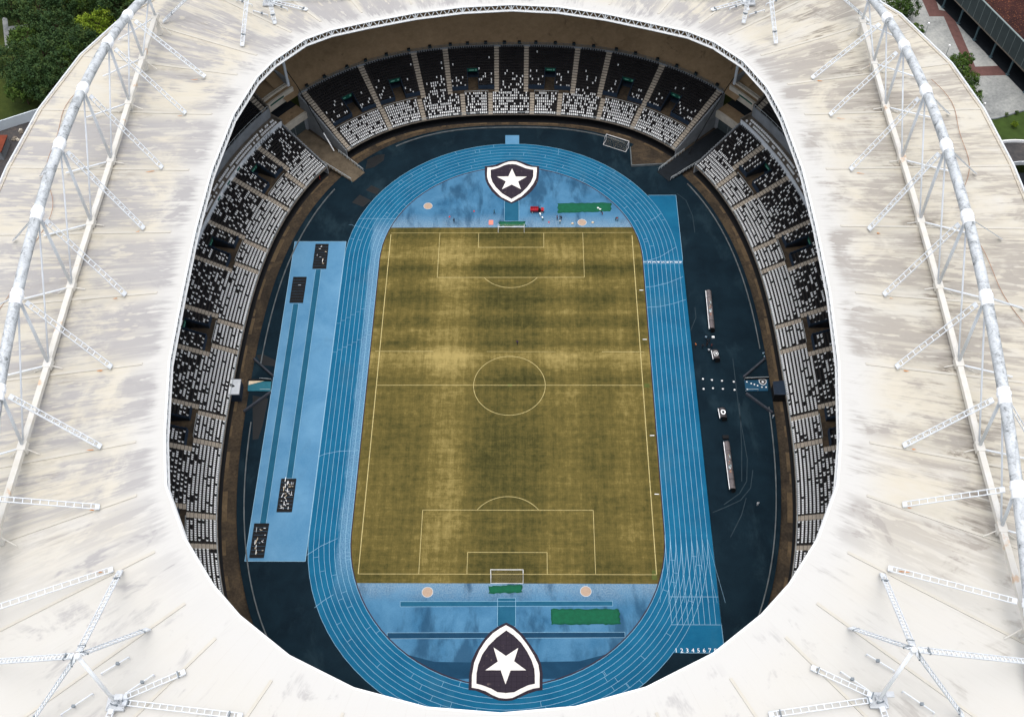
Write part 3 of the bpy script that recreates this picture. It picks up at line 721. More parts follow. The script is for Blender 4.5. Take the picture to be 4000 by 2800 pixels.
# ================================================================== stands
ROW, RISE, D0, Z0 = .80, .395, -.8, 2.2
def rd(k): return D0+ROW*k
def rz(k): return Z0+RISE*k
seat_mb = MB(); seat_mb.box(-.175, .175, -.18, .18, .36, .42); seat_mb.box(-.165, .165, .14, .20, .42, .78)
seat_mb.box(-.05, .05, .05, .13, 0, .36)
SEATV = np.array(seat_mb.v); SEATF = np.array(seat_mb.f)
seat_me = {c: seat_mb.mesh('seat_'+c, c+'_seat') for c in ('white', 'black')}
def stand(name, label, s0, s1, nrows, zones, pw, extra_up=(), extra_lo=(), seat_range=None, single=None, sg=1):
    """zones: (sa, sb, vom centre, la, lb) in |s|; sg = side of the ring"""
    t = thing(name, label, 'stand')
    W = .65
    sa_ = sorted({z[0] for z in zones} | {z[1] for z in zones} | set(extra_up)); sl_ = sorted({z[3] for z in zones} | {z[4] for z in zones} | set(extra_lo))
    VH = 1.45
    br = {s0, s1}
    for z in zones: br |= {z[0]-W, z[0]+W, z[1]-W, z[1]+W, z[2]-VH, z[2]+VH}
    for e in list(br):
        if e < s0 or e > s1: br.discard(e)
    S = sorted(br); S2 = []
    for a, b in zip(S, S[1:]):
        n = max(1, int(math.ceil((b-a)/2.2))); S2 += [a+(b-a)*i/n for i in range(n)]
    S2.append(s1)
    def height(s, k):
        for (sa, sb, vs, la, lb) in zones:
            if sa+W < s < sb-W:
                if k in (8, 9): return rz(8)
                if abs(s-vs) < VH and 10 <= k <= 16: return rz(8)
        return rz(k)
    nS = len(S2)-1; mb = MB()
    H = [[height((S2[i]+S2[i+1])/2, k) for k in range(nrows)] for i in range(nS)]
    for i in range(nS):
        a, b = sg*S2[i], sg*S2[i+1]
        for k in range(nrows):
            z = H[i][k]
            mb.quad(ring(a, rd(k), z), ring(b, rd(k), z), ring(b, rd(k+1), z), ring(a, rd(k+1), z))
            if k+1 < nrows and abs(H[i][k+1]-z) > 1e-4:
                vomend = (k == 16 and H[i][k] < rz(k)-1)
                if not vomend: mb.quad(ring(a, rd(k+1), z), ring(b, rd(k+1), z), ring(b, rd(k+1), H[i][k+1]), ring(a, rd(k+1), H[i][k+1]))
            if i+1 < nS and abs(H[i+1][k]-z) > 1e-4:
                mb.quad(ring(b, rd(k), z), ring(b, rd(k+1), z), ring(b, rd(k+1), H[i+1][k]), ring(b, rd(k), H[i+1][k]))
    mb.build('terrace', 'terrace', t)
    # front beam, recessed wall below it, rear wall
    mb = MB(); rbox(mb, sg*s0, sg*s1, D0-.2, D0, Z0-.22, Z0+.10); mb.build('front_beam', 'concrete', t)
    mb = MB(); rbox(mb, sg*s0, sg*s1, D0+2.6, D0+2.9, -.7, Z0+.9); mb.build('under_shade_wall', 'black', t)  # painted black to make the shadow below the front beam
    mb = MB(); rquad(mb, sg*s0, sg*s1, D0-.45, D0+2.6, -.69); mb.build('shade_strip', 'black', t)  # black floor strip that paints in the shade under the stand front
    mb = MB(); s = s0+1; r_ = random.Random(int(abs(s0)))
    while s < s1-4:
        ln = r_.uniform(1, 9); rbox(mb, sg*s, sg*(s+ln), D0-.5-r_.uniform(.35, 1.2), D0-.5, -.69, -.66); s += ln+r_.uniform(.3, 6)
    o = mb.build('foot_ledge', 'ledge_tan', t); o['kind'] = 'stuff'
    # end walls
    for e in (s0, s1):
        mb = MB(); w0, w1 = (sg*(e-.35), sg*(e-.02)) if e == s0 else (sg*(e+.02), sg*(e+.35))
        for k in range(nrows): rbox(mb, w0, w1, rd(k), rd(k+1), -.7, rz(k)+.55)
        mb.build('end_wall', 'concrete_grey', t)
    # front rail
    mb = MB(); n = int((s1-s0)/2.0); pr = None
    for i in range(n+1):
        s = sg*(s0+(s1-s0)*i/n); p = ring(s, D0-.1, Z0+.12); q = (p[0], p[1], Z0+1.05)
        mb.beam(p, q, .06)
        if pr: mb.beam(pr, q, .08); mb.beam((pr[0], pr[1], Z0+.6), (q[0], q[1], Z0+.6), .05)
        pr = q
    mb.build('front_rail', 'rail', t)
    # stairs of every aisle
    def stairs(c, k0, k1, nm='aisle_stairs'):
        mb = MB()
        for k in range(k0, k1):
            rbox(mb, sg*(c-W), sg*(c+W), rd(k)+.02, rd(k)+ROW-.02, rz(k)+.004, rz(k)+.05, 3)
            rbox(mb, sg*(c-W), sg*(c+W), rd(k)+ROW*.52, rd(k)+ROW-.02, rz(k)+.05, rz(k)+RISE*.55, 3)
        mb.build(nm, 'stair', t)
    for c in sa_: stairs(c, 8, nrows)
    for c in sl_: stairs(c, 0, 8)
    # vomitories
    for (sa, sb, vs, la, lb) in zones:
        v = MB(); zf = rz(8)
        vt = thing_part('vomitory', t)
        d16 = rd(17)
        for e, w, a, b in ((vs-VH, -.15, sa+W, vs-VH), (vs+VH, .15, vs+VH, sb-W)):   # sloping side parapet, wall in front of the upper rows
            mb = MB()
            for k in range(10, 17): rbox(mb, sg*e, sg*(e+w), rd(k), rd(k+1)+.001, zf, rz(k)+.95, 3)
            rbox(mb, sg*a, sg*b, rd(10)-.15, rd(10), zf, rz(10)+.75, 3)
            mb.build('parapet', 'dark_wall', vt)
            mb = MB(); rquad(mb, sg*a, sg*b, rd(8)+.02, rd(10)-.17, zf+.006, 4); mb.build('walkway', 'moat_concrete', vt)
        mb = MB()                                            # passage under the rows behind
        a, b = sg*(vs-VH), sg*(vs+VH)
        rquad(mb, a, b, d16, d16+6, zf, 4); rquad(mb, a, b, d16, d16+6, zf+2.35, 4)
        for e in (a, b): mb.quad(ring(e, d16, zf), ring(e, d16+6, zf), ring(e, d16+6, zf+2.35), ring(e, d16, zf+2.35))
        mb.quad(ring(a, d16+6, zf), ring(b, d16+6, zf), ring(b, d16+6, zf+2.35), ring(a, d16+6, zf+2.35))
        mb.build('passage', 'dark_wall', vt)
        mb = MB(); rbox(mb, a, b, d16-.12, d16, zf+2.35, rz(17)+.02, 4); sgn = mb.build('exit_sign', 'green_sign', vt)
        mb = MB(); c = sg*vs
        rbox(mb, c-.95, c+.45, d16-.14, d16-.12, zf+2.75, zf+3.1, 4); rbox(mb, c+.75, c+1.15, d16-.14, d16-.12, zf+2.65, zf+3.25, 4)
        mb.build('sign_panel', 'sign_white', sgn)
        mb = MB(); rquad(mb, a, b, rd(8)+.02, rd(17), zf+.006, 4); mb.build('floor', 'moat_concrete', vt)
        mb = MB(); pr = None
        for i in range(6):
            s = sg*(la+W+(lb-la-2*W)*i/5); p = ring(s, rd(8)-.06, rz(7)); q = (p[0], p[1], rz(8)+.75); mb.beam(p, q, .05)
            if pr: mb.beam(pr, q, .07)
            pr = q
        mb.build('walkway_rail', 'rail', vt)
    # seats
    pts = {'white': [], 'black': []}
    for k in range(nrows):
        L = max(s1-s0, 1); d = rd(k)+.36
        sc = 1.0+0
        n = int((s1-s0-1.0)/.58)
        for i in range(n):
            s = s0+.7+i*.58
            if seat_range and not (seat_range[0] < s < seat_range[1]): continue
            ok = True
            if k >= 8: ok = all(abs(s-c) > W+.22 for c in sa_)
            else: ok = all(abs(s-c) > W+.22 for c in sl_)
            for (sa, sb, vs, la, lb) in zones:
                if sa-W < s < sb+W and k in (8, 9): ok = False
                if abs(s-vs) < VH+.35 and 8 <= k <= 16: ok = False
            if not ok: continue
            c = 'white' if random.random() < pw(s, k) else 'black'
            pts[c].append((k, s))
    cand = sorted([(single(k, s), c, k, s) for c in pts for (k, s) in pts[c]]) if single else []
    own = set()
    for _, c, k, s in cand[:300]:
        own.add((c, k, s)); p = ring(sg*s, rd(k)+.36, rz(k)); nx, ny = ring_n(sg*s)
        o = link('seat', seat_me[c], t); o.location = p; o.rotation_euler = (0, 0, math.atan2(ny, nx)-math.pi/2)
    for c in pts:
        ar = [(k, s) for (k, s) in pts[c] if (c, k, s) not in own]
        if not ar: continue
        P = np.array([ring(sg*s, rd(k)+.36, rz(k)) for k, s in ar]); N = np.array([ring_n(sg*s) for k, s in ar])
        xa = np.stack([N[:,1], -N[:,0], 0*N[:,0]], 1); ya = np.c_[N, 0*N[:,0]]
        V = P[:,None,:] + SEATV[None,:,0:1]*xa[:,None,:] + SEATV[None,:,1:2]*ya[:,None,:] + SEATV[None,:,2:3]*np.array([0,0,1.])
        nv = len(SEATV); F = (SEATF[None]+ (np.arange(len(P))*nv)[:,None,None]).reshape(-1, 4)
        me = bpy.data.meshes.new('seat_rows'); me.vertices.add(len(P)*nv); me.vertices.foreach_set('co', V.reshape(-1))
        me.loops.add(F.size); me.loops.foreach_set('vertex_index', F.reshape(-1)); me.polygons.add(len(F))
        me.polygons.foreach_set('loop_start', np.arange(len(F))*4); me.polygons.foreach_set('loop_total', np.full(len(F), 4))
        me.materials.append(MATS[c+'_seat']); me.update(calc_edges=True); me.validate()
        o = link(c+'_seat_rows', me, t); o['kind'] = 'stuff'
    return t
def thing_part(name, parent):
    o = bpy.data.objects.new(name, None); col.objects.link(o); o.parent = parent; o.empty_display_size = .5; return o

# probability that a seat is white
def pw_north(s, k):
    if k < 8:
        if abs(s) > 30: return .90 if k < 6 else .78
        if abs(s) > 18: return .80 if k < 5 else .62
        return .70 if k != 2 else .55
    return max(0, .40-.045*(k-8)) if k < 17 else (.02 if k < 21 else .004)
def pw_side(s, k):
    if k < 6: return .93
    if k < 9: return .80
    return max(.0, .44-.012*(k-9))*(1 if s > 74 else .75)
# one stand spans both signs of s: write the north stand with plain s
NZ = []
for (a, b, v, la, lb) in ((38.0, 52.4, 44.3, 37.7, 52.5), (25.5, 38.0, 31.7, 26.8, 37.7), (4.4, 17.9, 11.2, 6.3, 14.5)):
    NZ += [(a, b, v, la, lb), (-b, -a, -v, -lb, -la)]
north = stand('north_stand', 'curved end stand of black and white seats below a bare brown slab', -53.6, 53.6, 25, NZ, pw_north,
              single=lambda k, s: k*100+abs(s))
WZ = [(70.9, 82.5, 76.7, 72.5, 82.2), (97.4, 109.0, 103.0, 98.3, 106.4), (124.3, 136.5, 129.7, 125.6, 133.6), (152.5, 164.5, 158.0, 154.2, 162.0), (179.8, 191.8, 185.3, 181.8, 189.6)]
sides = []
for sg, nm, lb in ((-1, 'west_stand', 'side stand of white seats behind the pale blue jump area'), (1, 'east_stand', 'side stand of white seats behind the black apron with the team benches')):
    sides.append(stand(nm, lb, 62.2, 222.0, 20, WZ, pw_side, seat_range=(62, 206), sg=sg, single=lambda k, s: k*40+abs(s-168)))
# the near stand is hidden under the roof: plain terraces close the bowl
mb = MB()
for i in range(30):
    a = 222.6+(TOT-2*222.6)*i/30; b = 222.6+(TOT-2*222.6)*(i+1)/30
    for k in range(25):
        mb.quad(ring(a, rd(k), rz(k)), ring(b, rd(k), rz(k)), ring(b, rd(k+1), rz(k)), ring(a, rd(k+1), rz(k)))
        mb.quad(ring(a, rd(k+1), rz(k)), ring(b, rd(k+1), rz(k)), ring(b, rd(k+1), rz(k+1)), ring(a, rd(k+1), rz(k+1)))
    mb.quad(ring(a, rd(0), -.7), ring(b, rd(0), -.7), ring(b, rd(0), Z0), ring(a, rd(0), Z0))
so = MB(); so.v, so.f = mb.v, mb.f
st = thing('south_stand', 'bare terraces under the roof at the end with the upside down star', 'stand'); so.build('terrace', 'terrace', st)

# north: bare slab behind the last row, rail and dark boxes along its foot
dN, zN = rd(25), rz(25)-RISE
mb = MB()
for i in range(44):
    a = -57+114*i/44; b = -57+114*(i+1)/44
    mb.quad(ring(a, dN, zN+.3), ring(b, dN, zN+.3), ring(b, dN+27, zN+13.5), ring(a, dN+27, zN+13.5))
mb.build('bank_slab', 'slab_brown', north)
mb = MB(); rbox(mb, -53.6, 53.6, dN-.05, dN+.35, zN-.5, zN+.5); mb.build('rear_kerb', 'concrete_grey', north)
mb = MB(); pr = None
for i in range(72):
    s = -53.4+106.8*i/71; p = ring(s, dN+.15, zN+.5); q = (p[0], p[1], zN+1.5); mb.beam(p, q, .07)
    if pr:
        for h in (1.5, 1.15, .8): mb.beam((pr[0], pr[1], zN+h), (q[0], q[1], zN+h), .06)
    pr = q
mb.build('rear_rail', 'pillar', north)
for i in range(22):
    s = -51+102*i/21+random.uniform(-.5, .5); x, y = ring(s, dN+.5); nx, ny = ring_n(s)
    mb = MB(); mb.box(-.5, .5, -.25, .25, 0, .25); mb.box(-.45, .45, .1, .3, .25, .95); mb.box(-.5, -.4, -.25, .25, .25, .5); mb.box(.4, .5, -.25, .25, .25, .5)
    o = mb.build('rear_bench', 'black', north); o.location = (x, y, zN+.85); o.rotation_euler = (0, 0, math.atan2(ny, nx)-math.pi/2)

# side stands: box row, upper tier
simple('upper_seat', srgb(44, 40, 42), .8, var=.45, scale=.6)
for sd_, sg in zip(sides, (-1, 1)):
    dB, zB = rd(20), rz(20)-RISE
    E0, E1 = sg*62.0, sg*222
    mb = MB(); rbox(mb, E0, E1, dB, dB+.3, zB-.5, zB+1.75); mb.build('box_front', 'banner', sd_)
    mb = MB(); rbox(mb, E0, E1, dB+.3, dB+4.2, zB+.9, zB+1.2); mb.build('box_deck', 'concrete', sd_)
    mb = MB()
    for s in np.arange(63, 206, .62):
        for q in (1.2, 2.3):
            if random.random() < .82:
                x, y = ring(sg*s, dB+q); rbox(mb, sg*(s-.2), sg*(s+.2), dB+q-.2, dB+q+.2, zB+1.2+q*.15, zB+1.72+q*.15, 3)
    o = mb.build('box_seats', 'white_seat', sd_); o['kind'] = 'stuff'
    mb = MB(); rbox(mb, E0, E1, dB+4.2, dB+4.5, zB+.9, zB+4.6); mb.build('upper_front', 'concrete_grey', sd_)
    pr = None; mb = MB()
    for s in np.arange(62.2, 120, 2.0):
        p = ring(sg*s, dB+4.35, zB+4.6); q = (p[0], p[1], zB+5.5); mb.beam(p, q, .07)
        if pr: mb.beam(pr, q, .09)
        pr = q
    mb.build('upper_rail', 'rail', sd_)
    dU, zU = dB+4.5, zB+4.2; mb = MB(); ms = MB(); NU = 28
    for k in range(NU):
        a, z = dU+.82*k, zU+.52*k
        n = 60
        for i in range(n):
            p, q = E0+(E1-E0)*i/n, E0+(E1-E0)*(i+1)/n
            mb.quad(ring(p, a, z), ring(q, a, z), ring(q, a+.82, z), ring(p, a+.82, z)); mb.quad(ring(p, a+.82, z), ring(q, a+.82, z), ring(q, a+.82, z+.52), ring(p, a+.82, z+.52))
        for s in np.arange(64.2, 100, .58):
            if sg > 0 and random.random() < .25: continue
            rbox(ms, sg*(s-.21), sg*(s+.21), a+.35, a+.42, z+.4, z+.85, 3); rbox(ms, sg*(s-.21), sg*(s+.21), a+.05, a+.38, z+.36, z+.42, 3)
    mb.build('upper_terrace', 'terrace', sd_)
    o = ms.build('upper_seat_rows', 'upper_seat' if sg > 0 else 'black_seat', sd_, fix=False); o['kind'] = 'stuff'
    mb = MB()
    for k in range(NU):
        a, z = dU+.82*k, zU+.52*k
        rbox(mb, sg*62.4, sg*63.7, a+.02, a+.8, z+.004, z+.05, 3); rbox(mb, sg*62.4, sg*63.7, a+.42, a+.8, z+.05, z+.29, 3)
    mb.build('upper_stairs', 'stair', sd_)
    mb = MB()
    for k in range(NU): rbox(mb, sg*61.7, sg*62.0, dU+.82*k, dU+.82*(k+1), zB-1, zU+.52*k+1.0, 3)
    rbox(mb, sg*61.7, sg*62.0, dB, dU, zB-1, zB+2.2, 3)
    mb.build('upper_end_wall', 'concrete', sd_)
    # rings of adverts on the box front
    if sg < 0:
        for s_, mt in ((79.5, 'banner'), (84.5, 'banner'), (90, 'banner')):
            mb = MB(); rbox(mb, -(s_+1.8), -(s_-1.8), dB-.06, dB-.02, zB+.6, zB+1.7, 1.2); b = mb.build('advert_board', 'white_paint', sd_)
            mb = MB(); rbox(mb, -(s_+.9), -(s_-.6), dB-.09, dB-.06, zB+.8, zB+1.5, 1.2); mb.build('advert_print', 'cloth_green', b)
        for j, ch in enumerate('ALZATEC'):
            s = 66.2+(6-j)*.95; x, y = ring(-s, dB-.05); nx, ny = ring_n(-s)
            text_mesh('banner_letter', ch, 1.25, 'black', sd_, (x-nx*.02, y-ny*.02, zB+1.1), (R(90), 0, math.atan2(ny, nx)-math.pi/2), .01)

# ------------------------------------------------------------------ corner gaps with gates and ramps
simple('ramp_brown', srgb(92, 82, 68), .95, var=.4, scale=.35, fine=2)
def gap(sg, label, dark):
    t = thing('corner_gate', label, 'gate')
    a, b = sg*53.95, sg*61.85
    def P(nm, d0, d1, z0, z1, mat, s0=a, s1=b):
        mb = MB(); rbox(mb, s0, s1, d0, d1, z0, z1, 2); return mb.build(nm, mat, t)
    P('gate_wall', 16.6, 16.9, .2, 5.0, 'concrete_grey')
    for f in (.12, .5):
        P('gate_leaf', 16.5, 16.58, 1.1, 4.6, 'facade', a+(b-a)*f, a+(b-a)*(f+.36))
    P('gate_beam', 16.2, 17.0, 5.0, 7.3, 'concrete_light')
    P('lower_terrace', 17.0, 21.0, 6.9, 7.28, 'slab_brown')
    P('recess_floor', 21.0, 28.0, 6.9, 7.2, 'dark_asphalt'); P('recess_back', 27.7, 28.0, 7.2, 11.0, 'dark_wall')
    P('upper_beam', 20.8, 21.4, 11.0, 14.2, 'concrete_light')
    s = P('exit_sign', 20.68, 20.78, 13.0, 13.5, 'green_sign', a+(b-a)*.35, a+(b-a)*.85)
    P('upper_terrace', 21.4, 22.4, 13.8, 14.2, 'slab_brown'); P('white_beam', 22.4, 22.8, 14.2, 14.8, 'concrete_light'); P('second_beam', 23.3, 23.6, 14.2, 14.7, 'concrete_light')
    P('top_slab', 22.85, 31, 13.9, 14.3, 'slab_brown'); P('top_beam', 31, 31.4, 13.9, 15.2, 'concrete')
    mb = MB(); a2, b2 = a, b
    for i in range(3):
        p, q = a+(b-a)*i/3, a+(b-a)*(i+1)/3
        mb.quad(ring(p, 31.4, 15.2), ring(q, 31.4, 15.2), ring(q, 46, 20), ring(p, 46, 20))
    mb.build('upper_bank', 'slab_brown', t)
    P('bank_wall', 22, 38, 13.5, 16.5, 'concrete_grey', a, a+sg*.5)
    # ramp down to the apron
    mb = MB(); c0, c1 = a+sg*.9, b-sg*.9
    prof = [(16.5, 1.2), (6, 1.2), (-2, .75), (-9.6, .16)]
    for (d0, z0), (d1, z1) in zip(prof, prof[1:]):
        q0, q1 = (c0, c1)
        k = len(mb.v)
        for zz in (0, -.35):
            mb.v += [ring(q0, d0, z0+zz), ring(q1, d0, z0+zz), ring(q1, d1, z1+zz), ring(q0, d1, z1+zz)]
        mb.f += [(k,k+1,k+2,k+3),(k+4,k+5,k+6,k+7),(k,k+3,k+7,k+4),(k+1,k+2,k+6,k+5),(k+3,k+2,k+6,k+7)]
    mb.build('ramp_deck', 'dark_asphalt' if dark else 'ramp_brown', t)
    mb = MB(); rbox(mb, a, b, -.6, 16.5, -.69, .5, 2); mb.build('ramp_base', 'moat_concrete', t)
    for e in (c0, c1):
        mb = MB(); pr = None
        for d in np.arange(-9, 3, 1.2):
            z = np.interp(d, [-9.6, -2, 6], [.16, .75, 1.2]); p = ring(e, d, z); q = (p[0], p[1], z+1.1); mb.beam(p, q, .08)
            if pr: mb.beam(pr, q, .09); mb.beam((pr[0], pr[1], pr[2]-.5), (q[0], q[1], q[2]-.5), .06)
            pr = q
        mb.build('ramp_rail', 'rail', t)
    # long pipe running down from the roof, dark above and white below
    px = [(1100,250,18.5),(1160,335,14.9),(1264,520,5.6),(1305,590,1.6)] if sg < 0 else [(2900,258,18.5),(2838,345,14.9),(2740,515,5.6),(2690,600,1.6)]
    q = [G(*p) for p in px]
    mb = MB(); mb.tube(q[:3], .13, 6); mb.build('stay_cable', 'black', t); mb = MB(); mb.tube(q[2:], .16, 6); mb.build('stay_cover', 'white_paint' if sg < 0 else 'black', t)
    # column that carries the roof rim
    bx, by = ring(sg*54.3, 22.3)
    mb = MB(); mb.tube([(bx, by, 12.2), (bx, by, 40.6)], .42, 12); mb.box(bx-.8, bx+.8, by-.8, by+.8, 11.9, 12.9); mb.build('roof_column', 'white_steel', t, smooth=False)
gap(-1, 'corner passage with a brown ramp between the bank of seats and the jump side', False)
gap(1, 'corner passage with a black ramp beside the spare goal', True)
# unseen ring wall added behind the stands to block light under the roof
mb = MB(); fo = superellipse(119.5, 133.5, 3, RCX, 3, 120); fi = superellipse(119, 133, 3, RCX, 3, 120)
for i in range(120):
    j = (i+1) % 120
    for P in (fo, fi): mb.quad((*P[i], GZ), (*P[j], GZ), (*P[j], 15), (*P[i], 15))
    mb.quad((*fo[i], 15), (*fo[j], 15), (*fi[j], 15), (*fi[i], 15))
tag(mb.build('light_block_wall', 'concrete'), 'added unseen ring wall behind the stands that blocks light under the roof edge', 'wall')

# ================================================================== roof
RX0, RY0 = -.57, 3.0
def r_th(x, y): return math.atan2((y-RY0)/99.45, (x-RX0)/70.04)
def z_in(x, y): return 44.28+6.14*math.cos(2*r_th(x, y))
def z_out(x, y): return 36+2.5*math.cos(2*r_th(x, y))
def r_rho(x, y):
    a = ((abs(x-RX0)/70.04)**2.8+(abs(y-RY0)/99.45)**2.8)**(1/2.8); b = ((abs(x-RX0)/126)**3+(abs(y-RY0)/140)**3)**(1/3)
    return (1-1/a)/(1/b-1/a)
def z_roof(x, y):
    r = r_rho(x, y); return z_in(x, y)*(1-r)+z_out(x, y)*r
def on_roof(px, py, up=0.0):
    z = 42.0
    for _ in range(30):
        q = G(px, py, z); z = .5*z+.5*(z_roof(q[0], q[1])+up)
    return (q[0], q[1], z)
def on_rim(px, py):
    z = 42.0
    for _ in range(30):
        q = G(px, py, z); z = .5*z+.5*z_in(q[0], q[1])
    return (q[0], q[1], z)
WN = [((1806,26),97),((1621,49),106),((1440,83),117),((1292,115),128),((1189,152),138),((1067,235),148),((1000,302),159),((908,449),166),((823,666),167),((758,905),170),((710,1135),176),((658,1409),180),((640,1705),186),((645,1896),197),((716,2098),207),((827,2283),217),((932,2405),227),((1126,2562),239),((1379,2689),251),((1666,2765),261)]
EN = [(2181,25),(2366,52),(2544,89),(2692,122),(2793,163),(2906,237),(3000,340),(3061,451),(3139,662),(3192,881),(3244,1135),(3279,1409),(3287,1707),(3274,1896),(3200,2100),(3087,2281),(2980,2400),(2790,2553),(2527,2686),(2250,2762)]
nodes = [((1997,16), 90)]+WN+[((1955,2788), 270)]+[(p, 180-WN[i][1]) for i, p in reversed(list(enumerate(EN)))]
def outer_pt(p, ang):
    c, s = math.cos(R(ang)), math.sin(R(ang)); lo, hi = 5.0, 120.0
    for _ in range(50):
        m_ = (lo+hi)/2; x, y = p[0]+c*m_, p[1]+s*m_
        if (abs(x-RX0)/126)**3+(abs(y-RY0)/140)**3 < 1: lo = m_
        else: hi = m_
    return (p[0]+c*lo, p[1]+s*lo, z_out(p[0]+c*lo, p[1]+s*lo))
IN = [on_rim(*p) for p, _ in nodes]; OUT = [outer_pt(IN[i], a) for i, (_, a) in enumerate(nodes)]
NB = len(nodes)
simple('rim_white', (.86, .87, .87), .5, .35, var=.04)
roof = thing('stadium_roof', 'ring roof of streaked cream white sheets round the open pitch', 'roof')
lerp = lambda a, b, f: tuple(a[i]+(b[i]-a[i])*f for i in range(3))
ucum = 0.0
for i in range(NB):
    j = (i+1) % NB; NA, NR = 5, 16
    ml = (Vector(lerp(IN[i], OUT[i], .5))-Vector(lerp(IN[j], OUT[j], .5))).length
    v, f, uv = [], [], []
    for a in range(NA+1):
        for r in range(NR+1):
            fa, fr = a/NA, r/NR
            p = lerp(lerp(IN[i], IN[j], fa), lerp(OUT[i], OUT[j], fa), fr)
            sag = -.55*math.sin(math.pi*fa)*math.sin(math.pi*min(1, fr*1.02))
            v.append((p[0], p[1], p[2]+sag)); uv.append((ucum+ml*fa, fr))
    n1 = len(v); v += [(x, y, z-.3) for x, y, z in v]; uv += uv
    idx = lambda a, r: a*(NR+1)+r
    for a in range(NA):
        for r in range(NR):
            q = (idx(a, r), idx(a+1, r), idx(a+1, r+1), idx(a, r+1)); f.append(q); f.append(tuple(n1+k for k in q[::-1]))
        f.append((idx(a, 0), idx(a+1, 0), n1+idx(a+1, 0), n1+idx(a, 0))); f.append((idx(a, NR), idx(a+1, NR), n1+idx(a+1, NR), n1+idx(a, NR)))
    for r in range(NR):
        for a in (0, NA): f.append((idx(a, r), idx(a, r+1), n1+idx(a, r+1), n1+idx(a, r)))
    me = bpy.data.meshes.new('roof_panel'); me.from_pydata(v, [], f); me.materials.append(MATS['roof_membrane'])
    rb = random.random()
    for nm_, src in (('uv', uv), ('bay', [((q // (NR+1)) / NA, rb) for q in range(n1)]*2)):
        ul = me.uv_layers.new(name=nm_)
        for lp in me.loops: ul.data[lp.index].uv = src[lp.vertex_index]
    bm = bmesh.new(); bm.from_mesh(me); bmesh.ops.recalc_face_normals(bm, faces=bm.faces); bm.to_mesh(me); bm.free(); me.update()
    link('roof_panel', me, roof)
    ucum += ml+3.7
    # raised batten over the joint, rim beam and the lattice truss hanging under the rim
    mb = MB(); p0, p1 = lerp(IN[i], OUT[i], .10), lerp(IN[i], OUT[i], .985)
    mb.beam((p0[0], p0[1], p0[2]+.02), (p1[0], p1[1], p1[2]+.02), .55, .26); mb.build('joint_batten', 'batten', roof)
    mb = MB(); A, B = Vector(IN[i]), Vector(IN[j]); dn = Vector((0, 0, -2.15)); cn = Vector((RX0, RY0, 0))
    inw = (cn-(A+B)/2); inw.z = 0; inw = inw.normalized()*.12
    A = A+inw; B = B+inw
    mb.tube([A+Vector((0,0,-.12)), B+Vector((0,0,-.12))], .26, 6); mb.tube([A+dn, B+dn], .36, 6)
    mb.tube([A, A+dn], .24, 6)
    n = max(4, int(round((B-A).length/2.25)))
    for q in range(n):
        f0, f1, fm = q/n, (q+1)/n, (q+.5)/n
        mb.tube([A.lerp(B, f0)+dn, A.lerp(B, fm)], .14, 4, False); mb.tube([A.lerp(B, fm), A.lerp(B, f1)+dn], .14, 4, False)
    mb.build('rim_truss', 'rim_white', roof, fix=False)
    mb = MB(); a, b = Vector(OUT[i]), Vector(OUT[j]); mb.tube([a+Vector((0,0,.1)), b+Vector((0,0,.1))], .24, 8); mb.build('gutter_pipe', 'white_steel', roof)
    mb = MB(); a, b = Vector(lerp(OUT[i], IN[i], .02)), Vector(lerp(OUT[j], IN[j], .02)); mb.beam(a+Vector((0,0,.15)), b+Vector((0,0,.15)), .16, .3); mb.build('gutter_lip', 'concrete_light', roof)
def rust_at(p, dirv, n=3, sc=1.0):
    for k in range(n):
        L = random.uniform(1.2, 4.0)*sc; w = random.uniform(.25, .6)*sc; d = Vector((dirv[0], dirv[1])).normalized(); q = Vector((p[0], p[1]))+d*random.uniform(0, 1.5)
        s = Vector((-d.y, d.x)); pts = []
        for f, ww in ((0, .3), (.2, 1), (.5, .8), (.8, .5), (1, .1)): pts.append(q+d*L*f+s*w*ww*random.uniform(.6, 1.2)*.5)
        for f, ww in ((1, .1), (.8, .5), (.5, .8), (.2, 1), (0, .3)): pts.append(q+d*L*f-s*w*ww*random.uniform(.6, 1.2)*.5)
        mb = MB(); mb.poly([(a.x, a.y, z_roof(a.x, a.y)+.06) for a in pts]); sheet_up(mb); mb.build('rust_stain', 'rust', roof, fix=False)

# ================================================================== arches
def lattice(name, a, b, w, parent, dep=.7, zig=False, step=1.45, r=.10, mat='white_steel'):
    """box lattice between two points: four rails, rungs on the top face, zigzag or rungs at the sides"""
    a, b = Vector(a), Vector(b); d = (b-a); L = d.length; d.normalize()
    x = d.cross(Vector((0,0,1))).normalized()*(w/2); y = x.cross(d).normalized()*dep
    if y.z > 0: y = -y
    mb = MB()
    for sx in (-1, 1): mb.beam(a+x*sx, b+x*sx, r*1.5, r*2.2)
    if zig: mb.beam(a+y, b+y, r*1.3, r*1.3)
    n = max(3, int(L/step))
    for k in range(n+1):
        p = a+d*L*k/n
        mb.beam(p-x, p+x, r*1.3, r*1.3)
        if k < n and zig:
            q = a+d*L*(k+1)/n
            for sx in (-1, 1): mb.beam(p+x*sx, (p+q)/2+y, r*.8, r*.8); mb.beam((p+q)/2+y, q+x*sx, r*.8, r*.8)
    # end plates
    for p, e in ((a, 1), (b, -1)): mb.beam(p, p+d*e*.8, w*1.05, .22)
    return mb.build(name, mat, parent, fix=False)
simple('cable_brown', srgb(150, 112, 88), .9)
simple('collar_paint', srgb(240, 243, 247), .5, .35, var=.05)
COL = {-1: [(499,61),(422,168),(322,344),(233,566),(148,835),(65,1153)], 1: [(3466,72),(3531,183),(3618,353),(3697,570),(3780,844),(3851,1162),(3919,1544),(3976,1901)]}
